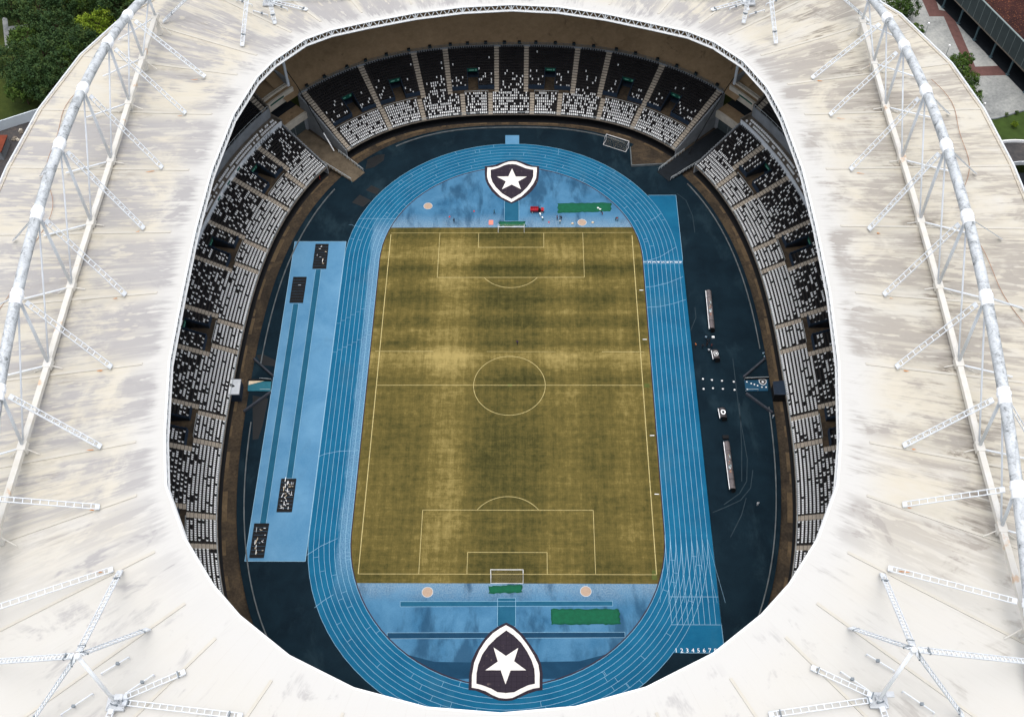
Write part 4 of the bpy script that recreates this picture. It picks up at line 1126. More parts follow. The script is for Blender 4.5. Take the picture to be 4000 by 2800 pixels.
BOX = {-1: [(560,235),(501,392),(431,618),(357,874),(279,1118),(192,1430),(94,1753)], 1: [(3414,242),(3464,401),(3523,623),(3592,868),(3658,1135),(3736,1437),(3821,1757),(3897,2084)]}
PX = {-1: -96.3, 1: 94.5}
TIE = {-1: [(800,300),(725,442),(634,655),(562,892),(490,1151),(435,1433),(394,1744),(388,1979),(440,2222)], 1: [(3172,305),(3242,449),(3322,662),(3394,896),(3453,1151),(3501,1433),(3529,1740),(3527,1970),(3470,2218)]}
OTIE = [None, None, (3706,444), (3810,677), (3910,931), (3997,1205)]
ALB = {-1: 'great tubular arch with white collars over the roof beside the trees and white perimeter wall', 1: 'great tubular arch with white collars over the roof on the plaza side'}
for sg in (-1, 1):
    x0 = PX[sg]; t = thing('roof_arch', ALB[sg], 'arch', None)
    cs = [GX(u, v_, x0) for u, v_ in COL[sg]]
    cf = np.polyfit([c[1] for c in cs], [c[2] for c in cs], 2)
    zy = lambda y: float(np.polyval(cf, y))
    ys_ = [c[1] for c in cs]
    while ys_[-1] > -78: ys_.append(ys_[-1]-19.5)
    ys_ = [ys_[0]+17]+ys_
    cs = [(x0, y, zy(y)) for y in ys_]
    path = [(x0, y, zy(y)) for y in np.linspace(ys_[0]+19, ys_[-1]-14, 60)]
    mb = MB(); mb.tube(path, 1.10, 18); mb.build('tube', 'arch_tube', t, smooth=True)
    for (x, y, z) in cs:
        d = Vector((0, 1, 2*cf[0]*y+cf[1])).normalized(); p = Vector((x, y, z))
        mb = MB(); mb.tube([p-d*2.0, p-d*.4], 1.20, 18); mb.tube([p-d*.4, p+d*.4], 1.36, 18); mb.tube([p+d*.4, p+d*1.2], 1.20, 18); mb.build('collar', 'collar_paint', t)
    bs = [GX(u, v_, x0) for u, v_ in BOX[sg]]; zb = sum(b[2] for b in bs)/len(bs)
    by = [b[1] for b in bs]
    while by[-1] > -76: by.append(by[-1]-19.5)
    by = [by[0]+17]+by
    zc = lambda y: max(zb, z_roof(x0, y)+.75)
    bs = [(x0, y, zc(y)) for y in by]
    for a, b in zip(bs, bs[1:]):
        mb = MB(); qs = [(x0, a[1]+(b[1]-a[1])*f, zc(a[1]+(b[1]-a[1])*f)) for f in (0, .25, .5, .75, 1)]
        for p_, q_ in zip(qs, qs[1:]): mb.beam(p_, q_, 1.2, 1.1)
        mb.build('chord', 'chord_paint', t)
    for b in bs:
        zb = b[2]; zr_ = z_roof(b[0], b[1]); mb = MB()
        mb.box(b[0]-.85, b[0]+.85, b[1]-1.1, b[1]+1.1, zb-.65, zb+.66); 
        if zr_ < zb-.6: mb.box(b[0]-.45, b[0]+.45, b[1]-.5, b[1]+.5, zr_-.2, zb-.6)
        for e in (-1, 1): mb.tube([(b[0], b[1], zb-.3), (b[0]+e*3.2, b[1]-.9, z_roof(b[0]+e*3.2, b[1]-.9)+.1)], .12, 6)
        mb.build('chord_saddle', 'chord_paint', t)
    n = min(len(cs), len(bs))
    for k in range(n):
        c, b = cs[k], bs[k]; zb = b[2]
        mb = MB(); mb.tube([(x0, c[1], c[2]-1.2), (b[0], b[1]+.3, zb+.5)], .34, 10); mb.build('strut', 'white_steel', t, smooth=True)
        if k+1 < n:
            b = bs[k+1]; zb = b[2]; mb = MB(); mb.tube([(x0, c[1]-.6, c[2]-1.2), (b[0], b[1]+.9, zb+.5)], .2, 8); mb.build('diagonal', 'white_steel', t, smooth=True)
        # white pipe from the chord saddle out to the far side of the roof
        b = bs[k]; zb = b[2]; e = x0+sg*11.5; mb = MB(); mb.tube([(x0+sg*.6, b[1]-.4, zb), (e, b[1]-1.6, z_roof(e, b[1]-1.6)+.6)], .2, 8); mb.build('side_pipe', 'white_steel', t)
    for k, px in enumerate(TIE[sg]):
        if k+1 >= len(cs): break
        c = cs[k+1]; f = on_roof(*px, .5)
        d = (Vector(f)-Vector(c)).normalized(); s0_ = Vector(c)+d*2.2
        lattice('tie_truss', s0_, f, 1.05, t, .75, zig=(k % 3 == 0))
        rust_at(f, (f[0]-c[0])and(sg*1.0, -.02), 2, .8) if False else rust_at((f[0]+sg*.8, f[1]-.3), (sg*1.0, -.03*sg), 1, .6)
    for k in range(len(OTIE)+2):
        if k < len(OTIE) and OTIE[k] is None: continue
        c = cs[k+1]
        if k < len(OTIE):
            f = on_roof(*OTIE[k], .4); f = (f[0] if sg > 0 else -f[0]-1.5, f[1], f[2])
        else: f = (x0+sg*16, c[1]-12, z_roof(x0+sg*16, c[1]-12)+.4)
        d = (Vector(f)-Vector(c)).normalized(); lattice('back_tie', Vector(c)+d*2.0, f, .8, t, .5, step=1.6, r=.09)
    # stay ropes sagging over the roof
    mb = MB(); q = []
    for i in range(60):
        y = 70-130*i/59; x = x0+sg*(16+3.5*math.sin(i*.19)+1.0*math.sin(i*.5)); q.append((x, y, z_roof(x, y)+.12))
    mb.tube(q, .07, 5); mb.build('cable_run', 'cable_brown', t)
# ends of the two cross arches: node masts with lattice ties fanning over the roof corners
def mast(top, base, ties, foot_ties, label, flip):
    t = thing('roof_mast', label, 'mast', 'masts at the roof corners')
    fx = lambda p: (p[0], 2*RY0-p[1], p[2]) if flip else p
    A, B = fx(top), fx(base)
    mb = MB(); mb.tube([(B[0], B[1], B[2]+.2), (A[0], A[1], A[2])], .34, 14); mb.build('shaft', 'collar_paint', t, smooth=True)
    mb = MB(); mb.tube([(A[0], A[1], A[2]-.9), (A[0], A[1], A[2]-.1), (A[0], A[1], A[2]+.35)], [.45, .48, .25], 14); mb.build('head', 'collar_paint', t)
    mb = MB(); mb.tube([(B[0], B[1], B[2]+.3), (B[0], B[1], B[2]+1.3)], .62, 14); mb.box(B[0]-1.6, B[0]+1.6, B[1]-1.4, B[1]+1.4, B[2]-.15, B[2]+.3)
    for e in range(4): mb.beam((B[0]+1.5*(-1)**e, B[1]+1.2*(-1)**(e//2), B[2]+.3), (B[0], B[1], B[2]+2.2), .12)
    mb.build('base_plate', 'dull_steel', t)
    mb = MB(); mb.box(B[0]+.6, B[0]+2.0, B[1]-.5, B[1]+.5, B[2]+3.0, B[2]+3.25); mb.build('service_step', 'dull_steel', t)
    def tie(s, f, zig):
        f = (f[0], f[1], z_roof(f[0], f[1])+.45); dd = (Vector(f)-Vector(s)).normalized()
        lattice('tie_truss', Vector(s)+dd*1.4, f, .95, t, .35, zig=zig, step=1.3, r=.10)
        for ff in (.10, .90):                     # clamps where the lattice is spliced
            c = Vector(s).lerp(Vector(f), ff); mb = MB(); x = dd.cross(Vector((0,0,1))).normalized()
            mb.beam(c-x*.62, c+x*.62, .22, .5); mb.build('splice_clamp', 'clamp_grey', t)
    for f in ties: tie(A, fx(f), True)
    for f in foot_ties: tie((B[0], B[1], B[2]+.9), fx(f), False)
    sgx = 1 if B[0] < 0 else -1; fy = -1 if flip else 1
    for (ox, oy, lx, ly) in ((1.5, 1.5, 4.5, 3.2), (-4.5, 1.5, -5, -3.5), (-3.5, 5.0, 4.5, 2.8)):
        p0 = (B[0]+ox*sgx, B[1]+oy*fy); p1 = (p0[0]+lx*sgx, p0[1]+ly*fy)
        z0, z1 = z_roof(*p0)+.5, z_roof(*p1)+.5
        mb = MB(); mb.tube([(*p0, z0), (*p1, z1)], .13, 8); mb.beam((*p0, z0-.7), (*p0, z0), .2); mb.beam((*p1, z1-.7), (*p1, z1), .2); mb.build('damper_pipe', 'white_steel', t)
        mb = MB(); c = Vector((*p0, z0)).lerp(Vector((*p1, z1)), .6); mb.box(c.x-.3, c.x+.3, c.y-.25, c.y+.25, c.z-.25, c.z+.25); mb.build('damper_clamp', 'clamp_grey', t)
simple('clamp_grey', srgb(120, 128, 134), .7)
def mast_at(bpx, apx):
    b = on_roof(*bpx); best = min(np.arange(50, 75, .25), key=lambda z: math.hypot(G(*apx, z)[0]-b[0], G(*apx, z)[1]-b[1]))
    return (b[0], b[1], float(best)), b
TW, BW = mast_at((455,2745), (305,2555)); TE, BE = mast_at((3430,2735), (3590,2550))
f_ = lambda *p: on_roof(*p, .45)
tw, fw_ = [f_(470,2228), f_(580,2455), f_(-120,2590), f_(115,2830)], [f_(722,2622), f_(945,2795), f_(400,2860)]
te, fe_ = [f_(3447,2240), f_(3322,2450), f_(4100,2592), f_(3765,2800)], [f_(3170,2605), f_(3005,2790), f_(3480,2860)]
mast(TW, BW, tw, fw_, 'white mast with lattice ties on the clean roof corner west of the upside down star', False)
mast(TE, BE, te, fe_, 'white mast with lattice ties on the clean roof corner next to the numbered sprint lanes', False)
mast(TW, BW, tw, fw_, 'mast ties on the grey stained roof corner near the park trees', True)
mast(TE, BE, te, fe_, 'mast ties on the grey stained roof corner near the plaza', True)

# ================================================================== things on the floor of the bowl
def goal(label, base, rot, mat='white_paint', net=None):
    t = thing('football_goal', label, 'goal', None, (base[0], base[1], .03), rot)
    W_, H_, D_ = 3.66, 2.44, 2.2; r = .075
    for x in (-W_, W_):
        mb = MB(); mb.tube([(x, 0, 0), (x, 0, H_)], r, 8); mb.build('post', mat, t)
        mb = MB(); mb.tube([(x, 0, H_), (x, D_*.45, H_), (x, D_, .05), (x, 0, .05)], .045, 6); mb.build('side_frame', mat, t)
    mb = MB(); mb.tube([(-W_-.07, 0, H_), (W_+.07, 0, H_)], r, 8); mb.build('crossbar', mat, t)
    mb = MB(); mb.tube([(-W_, D_, .05), (W_, D_, .05)], .045, 6); mb.build('ground_bar', mat, t)
    mb = MB(); n = 24
    for i in range(n+1):
        x = -W_+2*W_*i/n; mb.beam((x, .0, H_), (x, D_*.45, H_), .006); mb.beam((x, D_*.45, H_), (x, D_, .05), .006)
    for f in np.linspace(0, 1, 9):
        y, z = D_*.45+f*D_*.55, H_+(.05-H_)*f; mb.beam((-W_, y, z), (W_, y, z), .006)
    o = mb.build('net', 'cream', t); return t
gn = G(2000-7, 909); gs = G(1980, 2243)
goal('white football goal at the end with the truck', (.0, 52.55), 0)
goal('white football goal at the end with the fallen star crest', (.0, -52.55), math.pi)
# spare goal on the apron
a, b = G(2000+845/KZ, 1205/KZ, 2.44), G(2000+1052/KZ, 1270/KZ, 2.44)
ang = math.atan2(b[1]-a[1], b[0]-a[0])
goal('white spare goal frame standing on the dark apron by the end stand', ((a[0]+b[0])/2, (a[1]+b[1])/2), ang+math.pi)
def net_sheet(label, pts, z=.05, mat='net_green', name='ground_net', folds=True, kk=(24, 6)):
    q = [G(*p) for p in pts]; cx = sum(p[0] for p in q)/len(q); cy = sum(p[1] for p in q)/len(q)
    mb = MB(); nx, ny = kk; top = q[:2]; bot = [q[3], q[2]]; idx = {}
    r = random.Random(int(abs(cx)*10))
    for i in range(nx+1):
        for j in range(ny+1):
            u, v_ = i/nx, j/ny
            x = (top[0][0]*(1-u)+top[1][0]*u)*(1-v_)+(bot[0][0]*(1-u)+bot[1][0]*u)*v_; y = (top[0][1]*(1-u)+top[1][1]*u)*(1-v_)+(bot[0][1]*(1-u)+bot[1][1]*u)*v_
            e = (i in (0, nx)) or (j in (0, ny))
            x += r.uniform(-.25, .25) if i in (0, nx) else 0; y += r.uniform(-.16, .16) if e else 0
            h = .0 if e else .04+.07*abs(math.sin(j*2.3+i*.35))+r.uniform(0, .05)
            idx[i, j] = len(mb.v); mb.v.append((x-cx, y-cy, h))
    for i in range(nx):
        for j in range(ny): mb.f.append((idx[i, j], idx[i, j+1], idx[i+1, j+1], idx[i+1, j]))
    sheet_up(mb); o = mb.build(name, mat, None, fix=False, smooth=True); o.location = (cx, cy, z)
    sm = o.modifiers.new('thickness', 'SOLIDIFY'); sm.thickness = .03
    return tag(o, label, 'net')
net_sheet('long green net spread on the infield beside the red truck', [(2177,794),(2390,793),(2387,826),(2179,833)])
net_sheet('wide crumpled green net lying by the upside down star', [(2152,2377),(2420,2377),(2422,2438),(2152,2438)])
net_sheet('green net folded behind the goal by the star pointing up', [(1949,866),(2052,866),(2052,884),(1951,884)], kk=(14, 3))
net_sheet('green net folded behind the goal by the fallen star', [(1910,2289),(2039,2283),(2039,2314),(1911,2318)], kk=(14, 3))

# small red utility truck
tk = thing('utility_truck', 'small red open utility truck with a cargo box parked by the green net', 'truck', None, G(2098, 826)[:2]+(.02,), R(0))
mb = MB(); mb.box(-1.9, 1.9, -.62, .62, .38, .55); mb.build('chassis', 'black', tk)
mb = MB(); mb.box(-1.95, .35, -.72, .72, .62, .72)
for x0_, x1_, y0_, y1_ in ((-1.95, -1.87, -.72, .72), (.27, .35, -.72, .72), (-1.95, .35, -.72, -.64), (-1.95, .35, .64, .72)): mb.box(x0_, x1_, y0_, y1_, .72, 1.25)
mb.build('cargo_box', 'red_paint', tk)
mb = MB()
for x in (-1.4, -.8, -.2): mb.box(x, x+.12, -.62, .62, .722, .80)
mb.build('bed_ribs', 'cloth_maroon', tk)
mb = MB(); mb.prism([(1.05, -.6), (1.75, -.6), (1.95, -.42), (1.95, .42), (1.75, .6), (1.05, .6)], .55, .98); mb.build('bonnet', 'red_paint', tk)
mb = MB(); mb.box(.42, .62, -.55, .55, .75, 1.25); mb.box(.45, .95, -.55, .55, .60, .78); mb.build('bench_seat', 'black', tk)
mb = MB(); mb.box(1.04, 1.10, -.58, .58, .98, 1.45); mb.build('windscreen', 'glass', tk)
mb = MB()
for y in (-.6, .6): mb.tube([(.4, y, .7), (.4, y, 1.75)], .035, 6); mb.tube([(1.07, y, .9), (1.0, y, 1.75)], .035, 6); mb.tube([(.4, y, 1.75), (1.0, y, 1.75)], .035, 6)
mb.tube([(.4, -.6, 1.75), (.4, .6, 1.75)], .035, 6); mb.build('roll_bar', 'black', tk)
mb = MB(); 
for i in range(12):
    a_, b_ = 2*math.pi*i/12, 2*math.pi*(i+1)/12
    mb.tube([(.98+.0, .28+.17*math.cos(a_), 1.05+.17*math.sin(a_)), (.98, .28+.17*math.cos(b_), 1.05+.17*math.sin(b_))], .018, 5)
mb.build('steering_wheel', 'black', tk)
for y in (-.42, .42):
    mb = MB(); mb.tube([(1.94, y, .8), (2.0, y, .8)], .11, 10); mb.build('headlight', 'white_paint', tk)
for x in (-1.35, 1.4):
    for y in (-.68, .68):
        mb = MB(); mb.tube([(x, y-.13, .33), (x, y+.13, .33)], .33, 16); wlo = mb.build('wheel', 'rubber', tk)
        mb = MB(); mb.tube([(x, y-.14, .33), (x, y+.14, .33)], .17, 12); mb.build('rim', 'white_paint', wlo)

# team benches: long barrel-roofed shelters
def shelter(label, p0, p1, wid, name, crest_=None, specks=False):
    a, b = G(*p0, 1.9), G(*p1, 1.9); L = math.hypot(b[0]-a[0], b[1]-a[1]); ang = math.atan2(b[1]-a[1], b[0]-a[0])
    t = thing(name, label, 'shelter', None, ((a[0]+b[0])/2, (a[1]+b[1])/2, .01), ang)
    n = 9; rr_ = wid/2
    mb = MB(); pr = []
    for i in range(n+1):
        th = math.pi*(.02+.80*i/n); pr.append((-rr_*math.cos(th)*1.05, .95+1.05*math.sin(th)))
    for (y0_, z0_), (y1_, z1_) in zip(pr, pr[1:]):
        mb.quad((-L/2, y0_, z0_), (L/2, y0_, z0_), (L/2, y1_, z1_), (-L/2, y1_, z1_))
        mb.quad((-L/2, y0_*.95, z0_-.05), (L/2, y0_*.95, z0_-.05), (L/2, y1_*.95, z1_-.05), (-L/2, y1_*.95, z1_-.05))
    mb.build('canopy', 'bench_canopy' if not crest_ else 'kiosk_canopy', t)
    mb = MB(); y0_, z0_ = pr[0]; mb.box(-L/2, L/2, y0_-.04, y0_+.04, .0, z0_); mb.build('back_panel', 'black', t)
    mb = MB(); mb.beam((-L/2, pr[-1][0], pr[-1][1]), (L/2, pr[-1][0], pr[-1][1]), .18, .16); mb.build('front_edge', 'white_paint', t)
    for x in np.arange(-L/2+.02, L/2+.01, max(1.5, (L-.04)/max(1, round(L/2.6)))):
        mb = MB()
        for (y0_, z0_), (y1_, z1_) in zip(pr, pr[1:]): mb.beam((x, y0_, z0_+.01), (x, y1_, z1_+.01), .07, .07)
        mb.beam((x, pr[0][0], 0), (x, pr[0][0], pr[0][1]), .07); mb.build('rib', 'black', t)
    for x in (-L/2, L/2):
        mb = MB(); mb.poly([(x, pr[0][0], 0)]+[(x, p_[0], p_[1]) for p_ in pr[:7]]+[(x, pr[6][0], .0)]); o = mb.build('end_panel', 'black', t)
    mb = MB(); mb.box(-L/2+.1, L/2-.1, -.55, -.1, .38, .46); mb.box(-L/2+.1, L/2-.1, -.62, -.55, .46, .9); mb.build('bench', 'black', t)
    if specks:
        r = random.Random(5)
        for q in range(26):
            i = r.randrange(4, 7); x = r.uniform(-L*.18, L*.24); y0_, z0_ = pr[i]; y1_, z1_ = pr[i+1]
            mb = MB(); mb.beam((x, y0_, z0_+.02), (x+r.uniform(.2, .5), (y0_+y1_)/2, (z0_+z1_)/2+.02), .22, .02); mb.build('sticker', r.choice(('sticker_tan', 'sticker_teal', 'sticker_red', 'banner', 'sticker_teal')), t)
    if crest_:
        zt = pr[5][1]+.06; cy_ = pr[5][0]
        c = [(.75*math.cos(i*math.pi/9), .62*math.sin(i*math.pi/9)) for i in range(18)] if crest_ == 'round' else [(-.7, .55), (-.7, -.3), (0, -.62), (.7, -.3), (.7, .55), (0, .66)]
        tilt = R(6)
        mb = MB(); mb.prism([(p[0]+0, p[1]+cy_) for p in c], zt, zt+.02); mb.build('emblem', 'white_paint', t)
        mb = MB(); mb.prism([(p[0]*(.55 if crest_ == 'round' else .8), p[1]*(.5 if crest_ == 'round' else .8)+cy_) for p in c], zt+.02, zt+.035); mb.build('emblem_field', 'black', t)
        if crest_ != 'round':
            s = []
            for i in range(10):
                rr2 = (.42 if i % 2 == 0 else .17); s.append((rr2*math.sin(i*math.pi/5), rr2*math.cos(i*math.pi/5)+cy_))
            mb = MB(); mb.prism(s, zt+.035, zt+.05); mb.build('emblem_star', 'white_paint', t)
    return t
simple('bench_canopy', srgb(100, 94, 95), .6, .3, var=.4, scale=.8); simple('kiosk_canopy', srgb(66, 62, 64), .6, .3, var=.3); simple('sticker_tan', srgb(160, 140, 110)); simple('sticker_teal', srgb(110, 140, 146)); simple('sticker_red', srgb(130, 80, 76))
shelter('long grey barrel-roofed team bench shelter closest to the spare goal', (2000+1795/KZ, 700+1335/KZ), (2000+1762/KZ, 700+992/KZ), 1.55, 'team_bench', specks=True)
shelter('long grey barrel-roofed team bench shelter closest to the numbered sprint lanes', (2000+1980/KZ, 1400+1165/KZ), (2000+1925/KZ, 1400+740/KZ), 1.55, 'team_bench', specks=True)
shelter('short officials shelter with a star shield on its roof', (2700+570/5.74, 1380+110/5.74), (2700+530/5.74, 1100+1520/5.74), 1.9, 'officials_shelter', 'shield')
shelter('short officials shelter with a white ring on its roof', (2700+725/5.74, 1380+1430/5.74), (2700+685/5.74, 1380+1215/5.74), 1.9, 'officials_shelter', 'round')

# players' tunnels: inflatable-style cover and stair mouth
simple('tunnel_blue', srgb(14, 66, 92), .7, var=.2, scale=.5)
def px4(x, y, z=0): return G(2700+x/5.74, 1380+y/5.74, z)
def px5(x, y, z=0): return G(850+x/5.74, 1380+y/5.74, z)
t = thing('players_tunnel', 'blue stepped tunnel cover with star shield leading to the officials side', 'tunnel', None, px4(1460, 700)[:2]+(0,))
ox, oy = px4(1460, 700)[:2]; rel = lambda p: (p[0]-ox, p[1]-oy)
q = [rel(px4(1190, 600)), rel(px4(1720, 590)), rel(px4(1720, 850)), rel(px4(1225, 850))]
n = 14
for i in range(n):
    f0, f1 = i/n, (i+1)/n; A_, B_ = Vector(q[0]).lerp(Vector(q[1]), f0), Vector(q[0]).lerp(Vector(q[1]), f1); C_, D_ = Vector(q[3]).lerp(Vector(q[2]), f1), Vector(q[3]).lerp(Vector(q[2]), f0)
    mb = MB(); mb.prism([D_, C_, B_, A_], .0, .10+.012*i); mb.build('cover_rib', 'tunnel_blue', t)
mb = MB(); mb.beam((*q[0], .5), (*q[1], .7), .15, 1.0); mb.build('side_wall', 'black', t)
mb = MB(); mb.tube([(*q[0], .05), (q[0][0], q[0][1], 1.0), (q[1][0], q[1][1], 1.25)], .06, 6); mb.tube([(*q[3], .05), (q[3][0], q[3][1], .9), (q[3][0]+3, q[3][1], .95), (q[3][0]+3, q[3][1], .1)], .06, 6); mb.build('handrail', 'rail', t)
c = rel(px4(1600, 655)); sh = [(-.95, .7), (-.95, -.2), (-.5, -.75), (0, -1.0), (.5, -.75), (.95, -.2), (.95, .7), (0, .85)]
mb = MB(); mb.prism([(c[0]+p[0], c[1]+p[1]) for p in sh], .27, .30); mb.build('emblem', 'white_paint', t)
mb = MB(); mb.prism([(c[0]+p[0]*.84, c[1]+p[1]*.84) for p in sh], .30, .315); mb.build('emblem_field', 'black', t)
mb = MB(); mb.prism([(c[0]+(.5 if i % 2 == 0 else .2)*math.sin(i*math.pi/5), c[1]+(.5 if i % 2 == 0 else .2)*math.cos(i*math.pi/5)) for i in range(10)], .315, .33); mb.build('emblem_star', 'white_paint', t)
for x, y in ((1243,652),(1342,687),(1413,710),(1485,737),(1583,770),(1675,773),(1258,818)):
    p = rel(px4(x, y)); mb = MB(); mb.prism([(p[0]+.2*math.cos(i*math.pi/4), p[1]+.2*math.sin(i*math.pi/4)) for i in range(8)], .27, .30); mb.build('white_spot', 'white_paint', t)
def dark_bar(label, a, b, w=.45, h=.7):
    cx, cy = (a[0]+b[0])/2, (a[1]+b[1])/2
    mb = MB(); mb.beam((a[0]-cx, a[1]-cy, h/2), (b[0]-cx, b[1]-cy, h/2), w, h); mb.beam((a[0]-cx, a[1]-cy, h+.05), (b[0]-cx, b[1]-cy, h+.05), w*.4, .1)
    o = mb.build('barrier_wall', 'barrier'); o.location = (cx, cy, 0); return tag(o, label, 'wall', 'splayed walls beside the tunnels')
simple('barrier', srgb(60, 64, 72), .85, var=.3)
dark_bar('low dark barrier wall slanting from the blue tunnel toward the shelter with the shield', px4(1170, 550), px4(1650, 140)); dark_bar('low dark barrier wall slanting from the blue tunnel toward the shelter with the ring', px4(1225, 915), px4(1820, 1350))
dark_bar('low dark barrier wall slanting from the stair mouth toward the plain sand pit', px5(820, 145), px5(1250, 530)); dark_bar('low dark barrier wall slanting from the stair mouth toward the heaped sand pit', px5(1190, 890), px5(590, 1320))
# boxes over the tunnel heads, against the stands
def tunnel_box(label, pts, h, mat, mat2, name='tunnel_hut'):
    q = [G(*p, h) for p in pts]; cx, cy = sum(p[0] for p in q)/4, sum(p[1] for p in q)/4
    t = thing(name, label, 'hut', None, (cx, cy, -.7)); P = [(p[0]-cx, p[1]-cy) for p in q]
    mb = MB(); mb.prism(P, .0, h+.5); mb.build('body', mat2, t)
    mb = MB(); P2 = [(p[0]*1.05, p[1]*1.05) for p in P]; mb.prism(P2, h+.5, h+.7); mb.build('roof', mat, t)
    for i in range(4):
        a, b = P2[i], P2[(i+1) % 4]; mb = MB(); mb.beam((*a, h+.74), (*b, h+.74), .08, .08); mb.build('roof_edge', 'barrier', t)
    return t
th_ = tunnel_box('black box hut over the tunnel head between the blue tunnel and the seats', [(2700+1840/5.74,1380+640/5.74),(2700+2150/5.74,1380+610/5.74),(2700+2175/5.74,1380+915/5.74),(2700+1870/5.74,1380+915/5.74)], 2.6, 'dark_wall', 'black')
th2 = tunnel_box('pale grey torn fabric hut over the stair head beside the jump area', [(850+300/5.74,1380+585/5.74),(850+525/5.74,1380+585/5.74),(850+480/5.74,1380+915/5.74),(850+240/5.74,1380+915/5.74)], 2.6, 'banner', 'dark_wall')
mb = MB(); cx, cy = th2.location.x, th2.location.y; p = px5(310, 705, 2.6); mb.prism([(p[0]-cx-1.1, p[1]-cy+.5), (p[0]-cx+.2, p[1]-cy+.3), (p[0]-cx+1.0, p[1]-cy-.5), (p[0]-cx+.2, p[1]-cy-.8)], 3.305, 3.33); mb.build('torn_hole', 'black', th2)
# west stair mouth
t = thing('stair_mouth', 'teal stairs sunk between the barrier walls beside the jump area', 'stairs', None, px5(950, 720)[:2]+(0,)); ox, oy = px5(950, 720)[:2]
n = 16
q = [px5(690, 640), px5(1210, 620), px5(1190, 850), px5(680, 850)]; q = [(p[0]-ox, p[1]-oy) for p in q]
for i in range(n):
    f0, f1 = i/n, (i+1)/n; A_, B_ = Vector(q[0]).lerp(Vector(q[1]), f0), Vector(q[0]).lerp(Vector(q[1]), f1); C_, D_ = Vector(q[3]).lerp(Vector(q[2]), f1), Vector(q[3]).lerp(Vector(q[2]), f0)
    mb = MB(); mb.prism([D_, C_, B_, A_], .0, .08+.010*(n-i)); mb.build('step', 'teal_step', t) if 'teal_step' in MATS else (simple('teal_step', srgb(40, 104, 120), .85, var=.2), mb.build('step', 'teal_step', t))
mb = MB(); mb.box(q[0][0], q[1][0], q[0][1]+.1, q[0][1]+.35, 0, .8); mb.build('side_wall', 'black', t)
w0 = [(p[0]-ox, p[1]-oy) for p in (px5(705, 625), px5(1095, 620), px5(700, 725))]; mb = MB(); mb.prism(w0, .3, .36); mb.build('board', 'cream', t)
mb = MB(); mb.tube([(q[1][0], q[1][1], 0), (q[1][0], q[1][1], .95), (q[1][0]-3, q[1][1]+.3, .95)], .05, 6); mb.tube([(q[2][0], q[2][1], 0), (q[2][0], q[2][1], .95), (q[2][0]-2.6, q[2][1], .95)], .05, 6); mb.build('handrail', 'rail', t)

# eight white markers
mk = None
for i, (x, y) in enumerate(((265,573),(465,597),(690,615),(955,635),(278,797),(490,780),(713,797),(973,818))):
    p = px4(x, y)
    if mk is None:
        mb = MB(); mb.tube([(0,0,0),(0,0,.04)], .25, 14); mb.tube([(0,0,.04),(0,0,.16),(0,0,.30)], [.18,.14,.07], 14); mk = mb.build('marker_cone', 'white_paint'); o = mk
        tag(mk, 'small white marker cone in the double row in front of the blue tunnel', 'cone', 'white marker cones before the tunnel')
    else: o = mk.copy(); col.objects.link(o)
    o.location = (p[0], p[1], .002)
def small_box(name, label, cat, px, dims, mat, h=0, rot=0, group=None):
    p = G(*px); mb = MB(); a, b, c = dims; mb.box(-a/2, a/2, -b/2, b/2, 0, c*.8); mb.box(-a/2*.86, a/2*.86, -b/2*.86, b/2*.86, c*.8, c); o = mb.build(name, mat); o.location = (p[0], p[1], .03+h); o.rotation_euler = (0,0,rot); return tag(o, label, cat, group)
small_box('cool_box', 'white cool box on the apron at the end of a team bench', 'box', (2785, 1319), (.7, .5, .45), 'white_paint')
small_box('salmon_mat', 'salmon pink mat on the infield edge near the goal', 'mat', (1918, 870), (1.2, 1.7, .12), 'salmon')
small_box('equipment_case', 'dark case with two white lids at the end of a team bench', 'case', (2000+1915/KZ, 1400+710/KZ), (1.5, 1.0, .5), 'black')
for px, lb in (((2144, 869), 'small red cone on the infield between the people and the goal net'), ((1852, 826), 'small red cone on the infield west of the star pointing up'), ((1756, 848), 'small red cone on the infield near the throwing circle by the jump side')):
    p = G(*px); mb = MB(); mb.box(-.2, .2, -.2, .2, 0, .04); mb.tube([(0,0,.04),(0,0,.5)], [.16,.03], 10); o = mb.build('traffic_cone', 'cloth_red'); o.location = (p[0], p[1], .02); tag(o, lb, 'cone')
def sack(px, label, mat='cream', s=.45, z=.03):
    p = G(*px); mb = MB(); n = 10
    for j, (h, r_) in enumerate(((0, .8), (.25, 1), (.5, .9), (.75, .5), (.85, .2))):
        for i in range(n): a = 2*math.pi*i/n; mb.v.append((s*r_*math.cos(a)*(1+.15*math.sin(3*a+j)), s*.8*r_*math.sin(a), h*s*1.4))
    for j in range(4):
        for i in range(n): mb.f.append((j*n+i, j*n+(i+1) % n, (j+1)*n+(i+1) % n, (j+1)*n+i))
    mb.f.append(tuple(range(n))[::-1]); mb.f.append(tuple(range(4*n, 5*n))); o = mb.build('sack', mat, smooth=True); o.location = (p[0], p[1], z); return tag(o, label, 'sack')
sack((2236, 875), 'cream sack on the infield edge on the truck side of the throwing circle', s=.4); sack((2315, 871), 'cream sack on the infield edge on the track side of the throwing circle', s=.4)
sack((2336, 815), 'white sack lying on the long green net, farther from its edge', 'white_paint', .34, .12); sack((2344, 820), 'white sack lying on the long green net beside the stooping worker', 'white_paint', .34, .12)

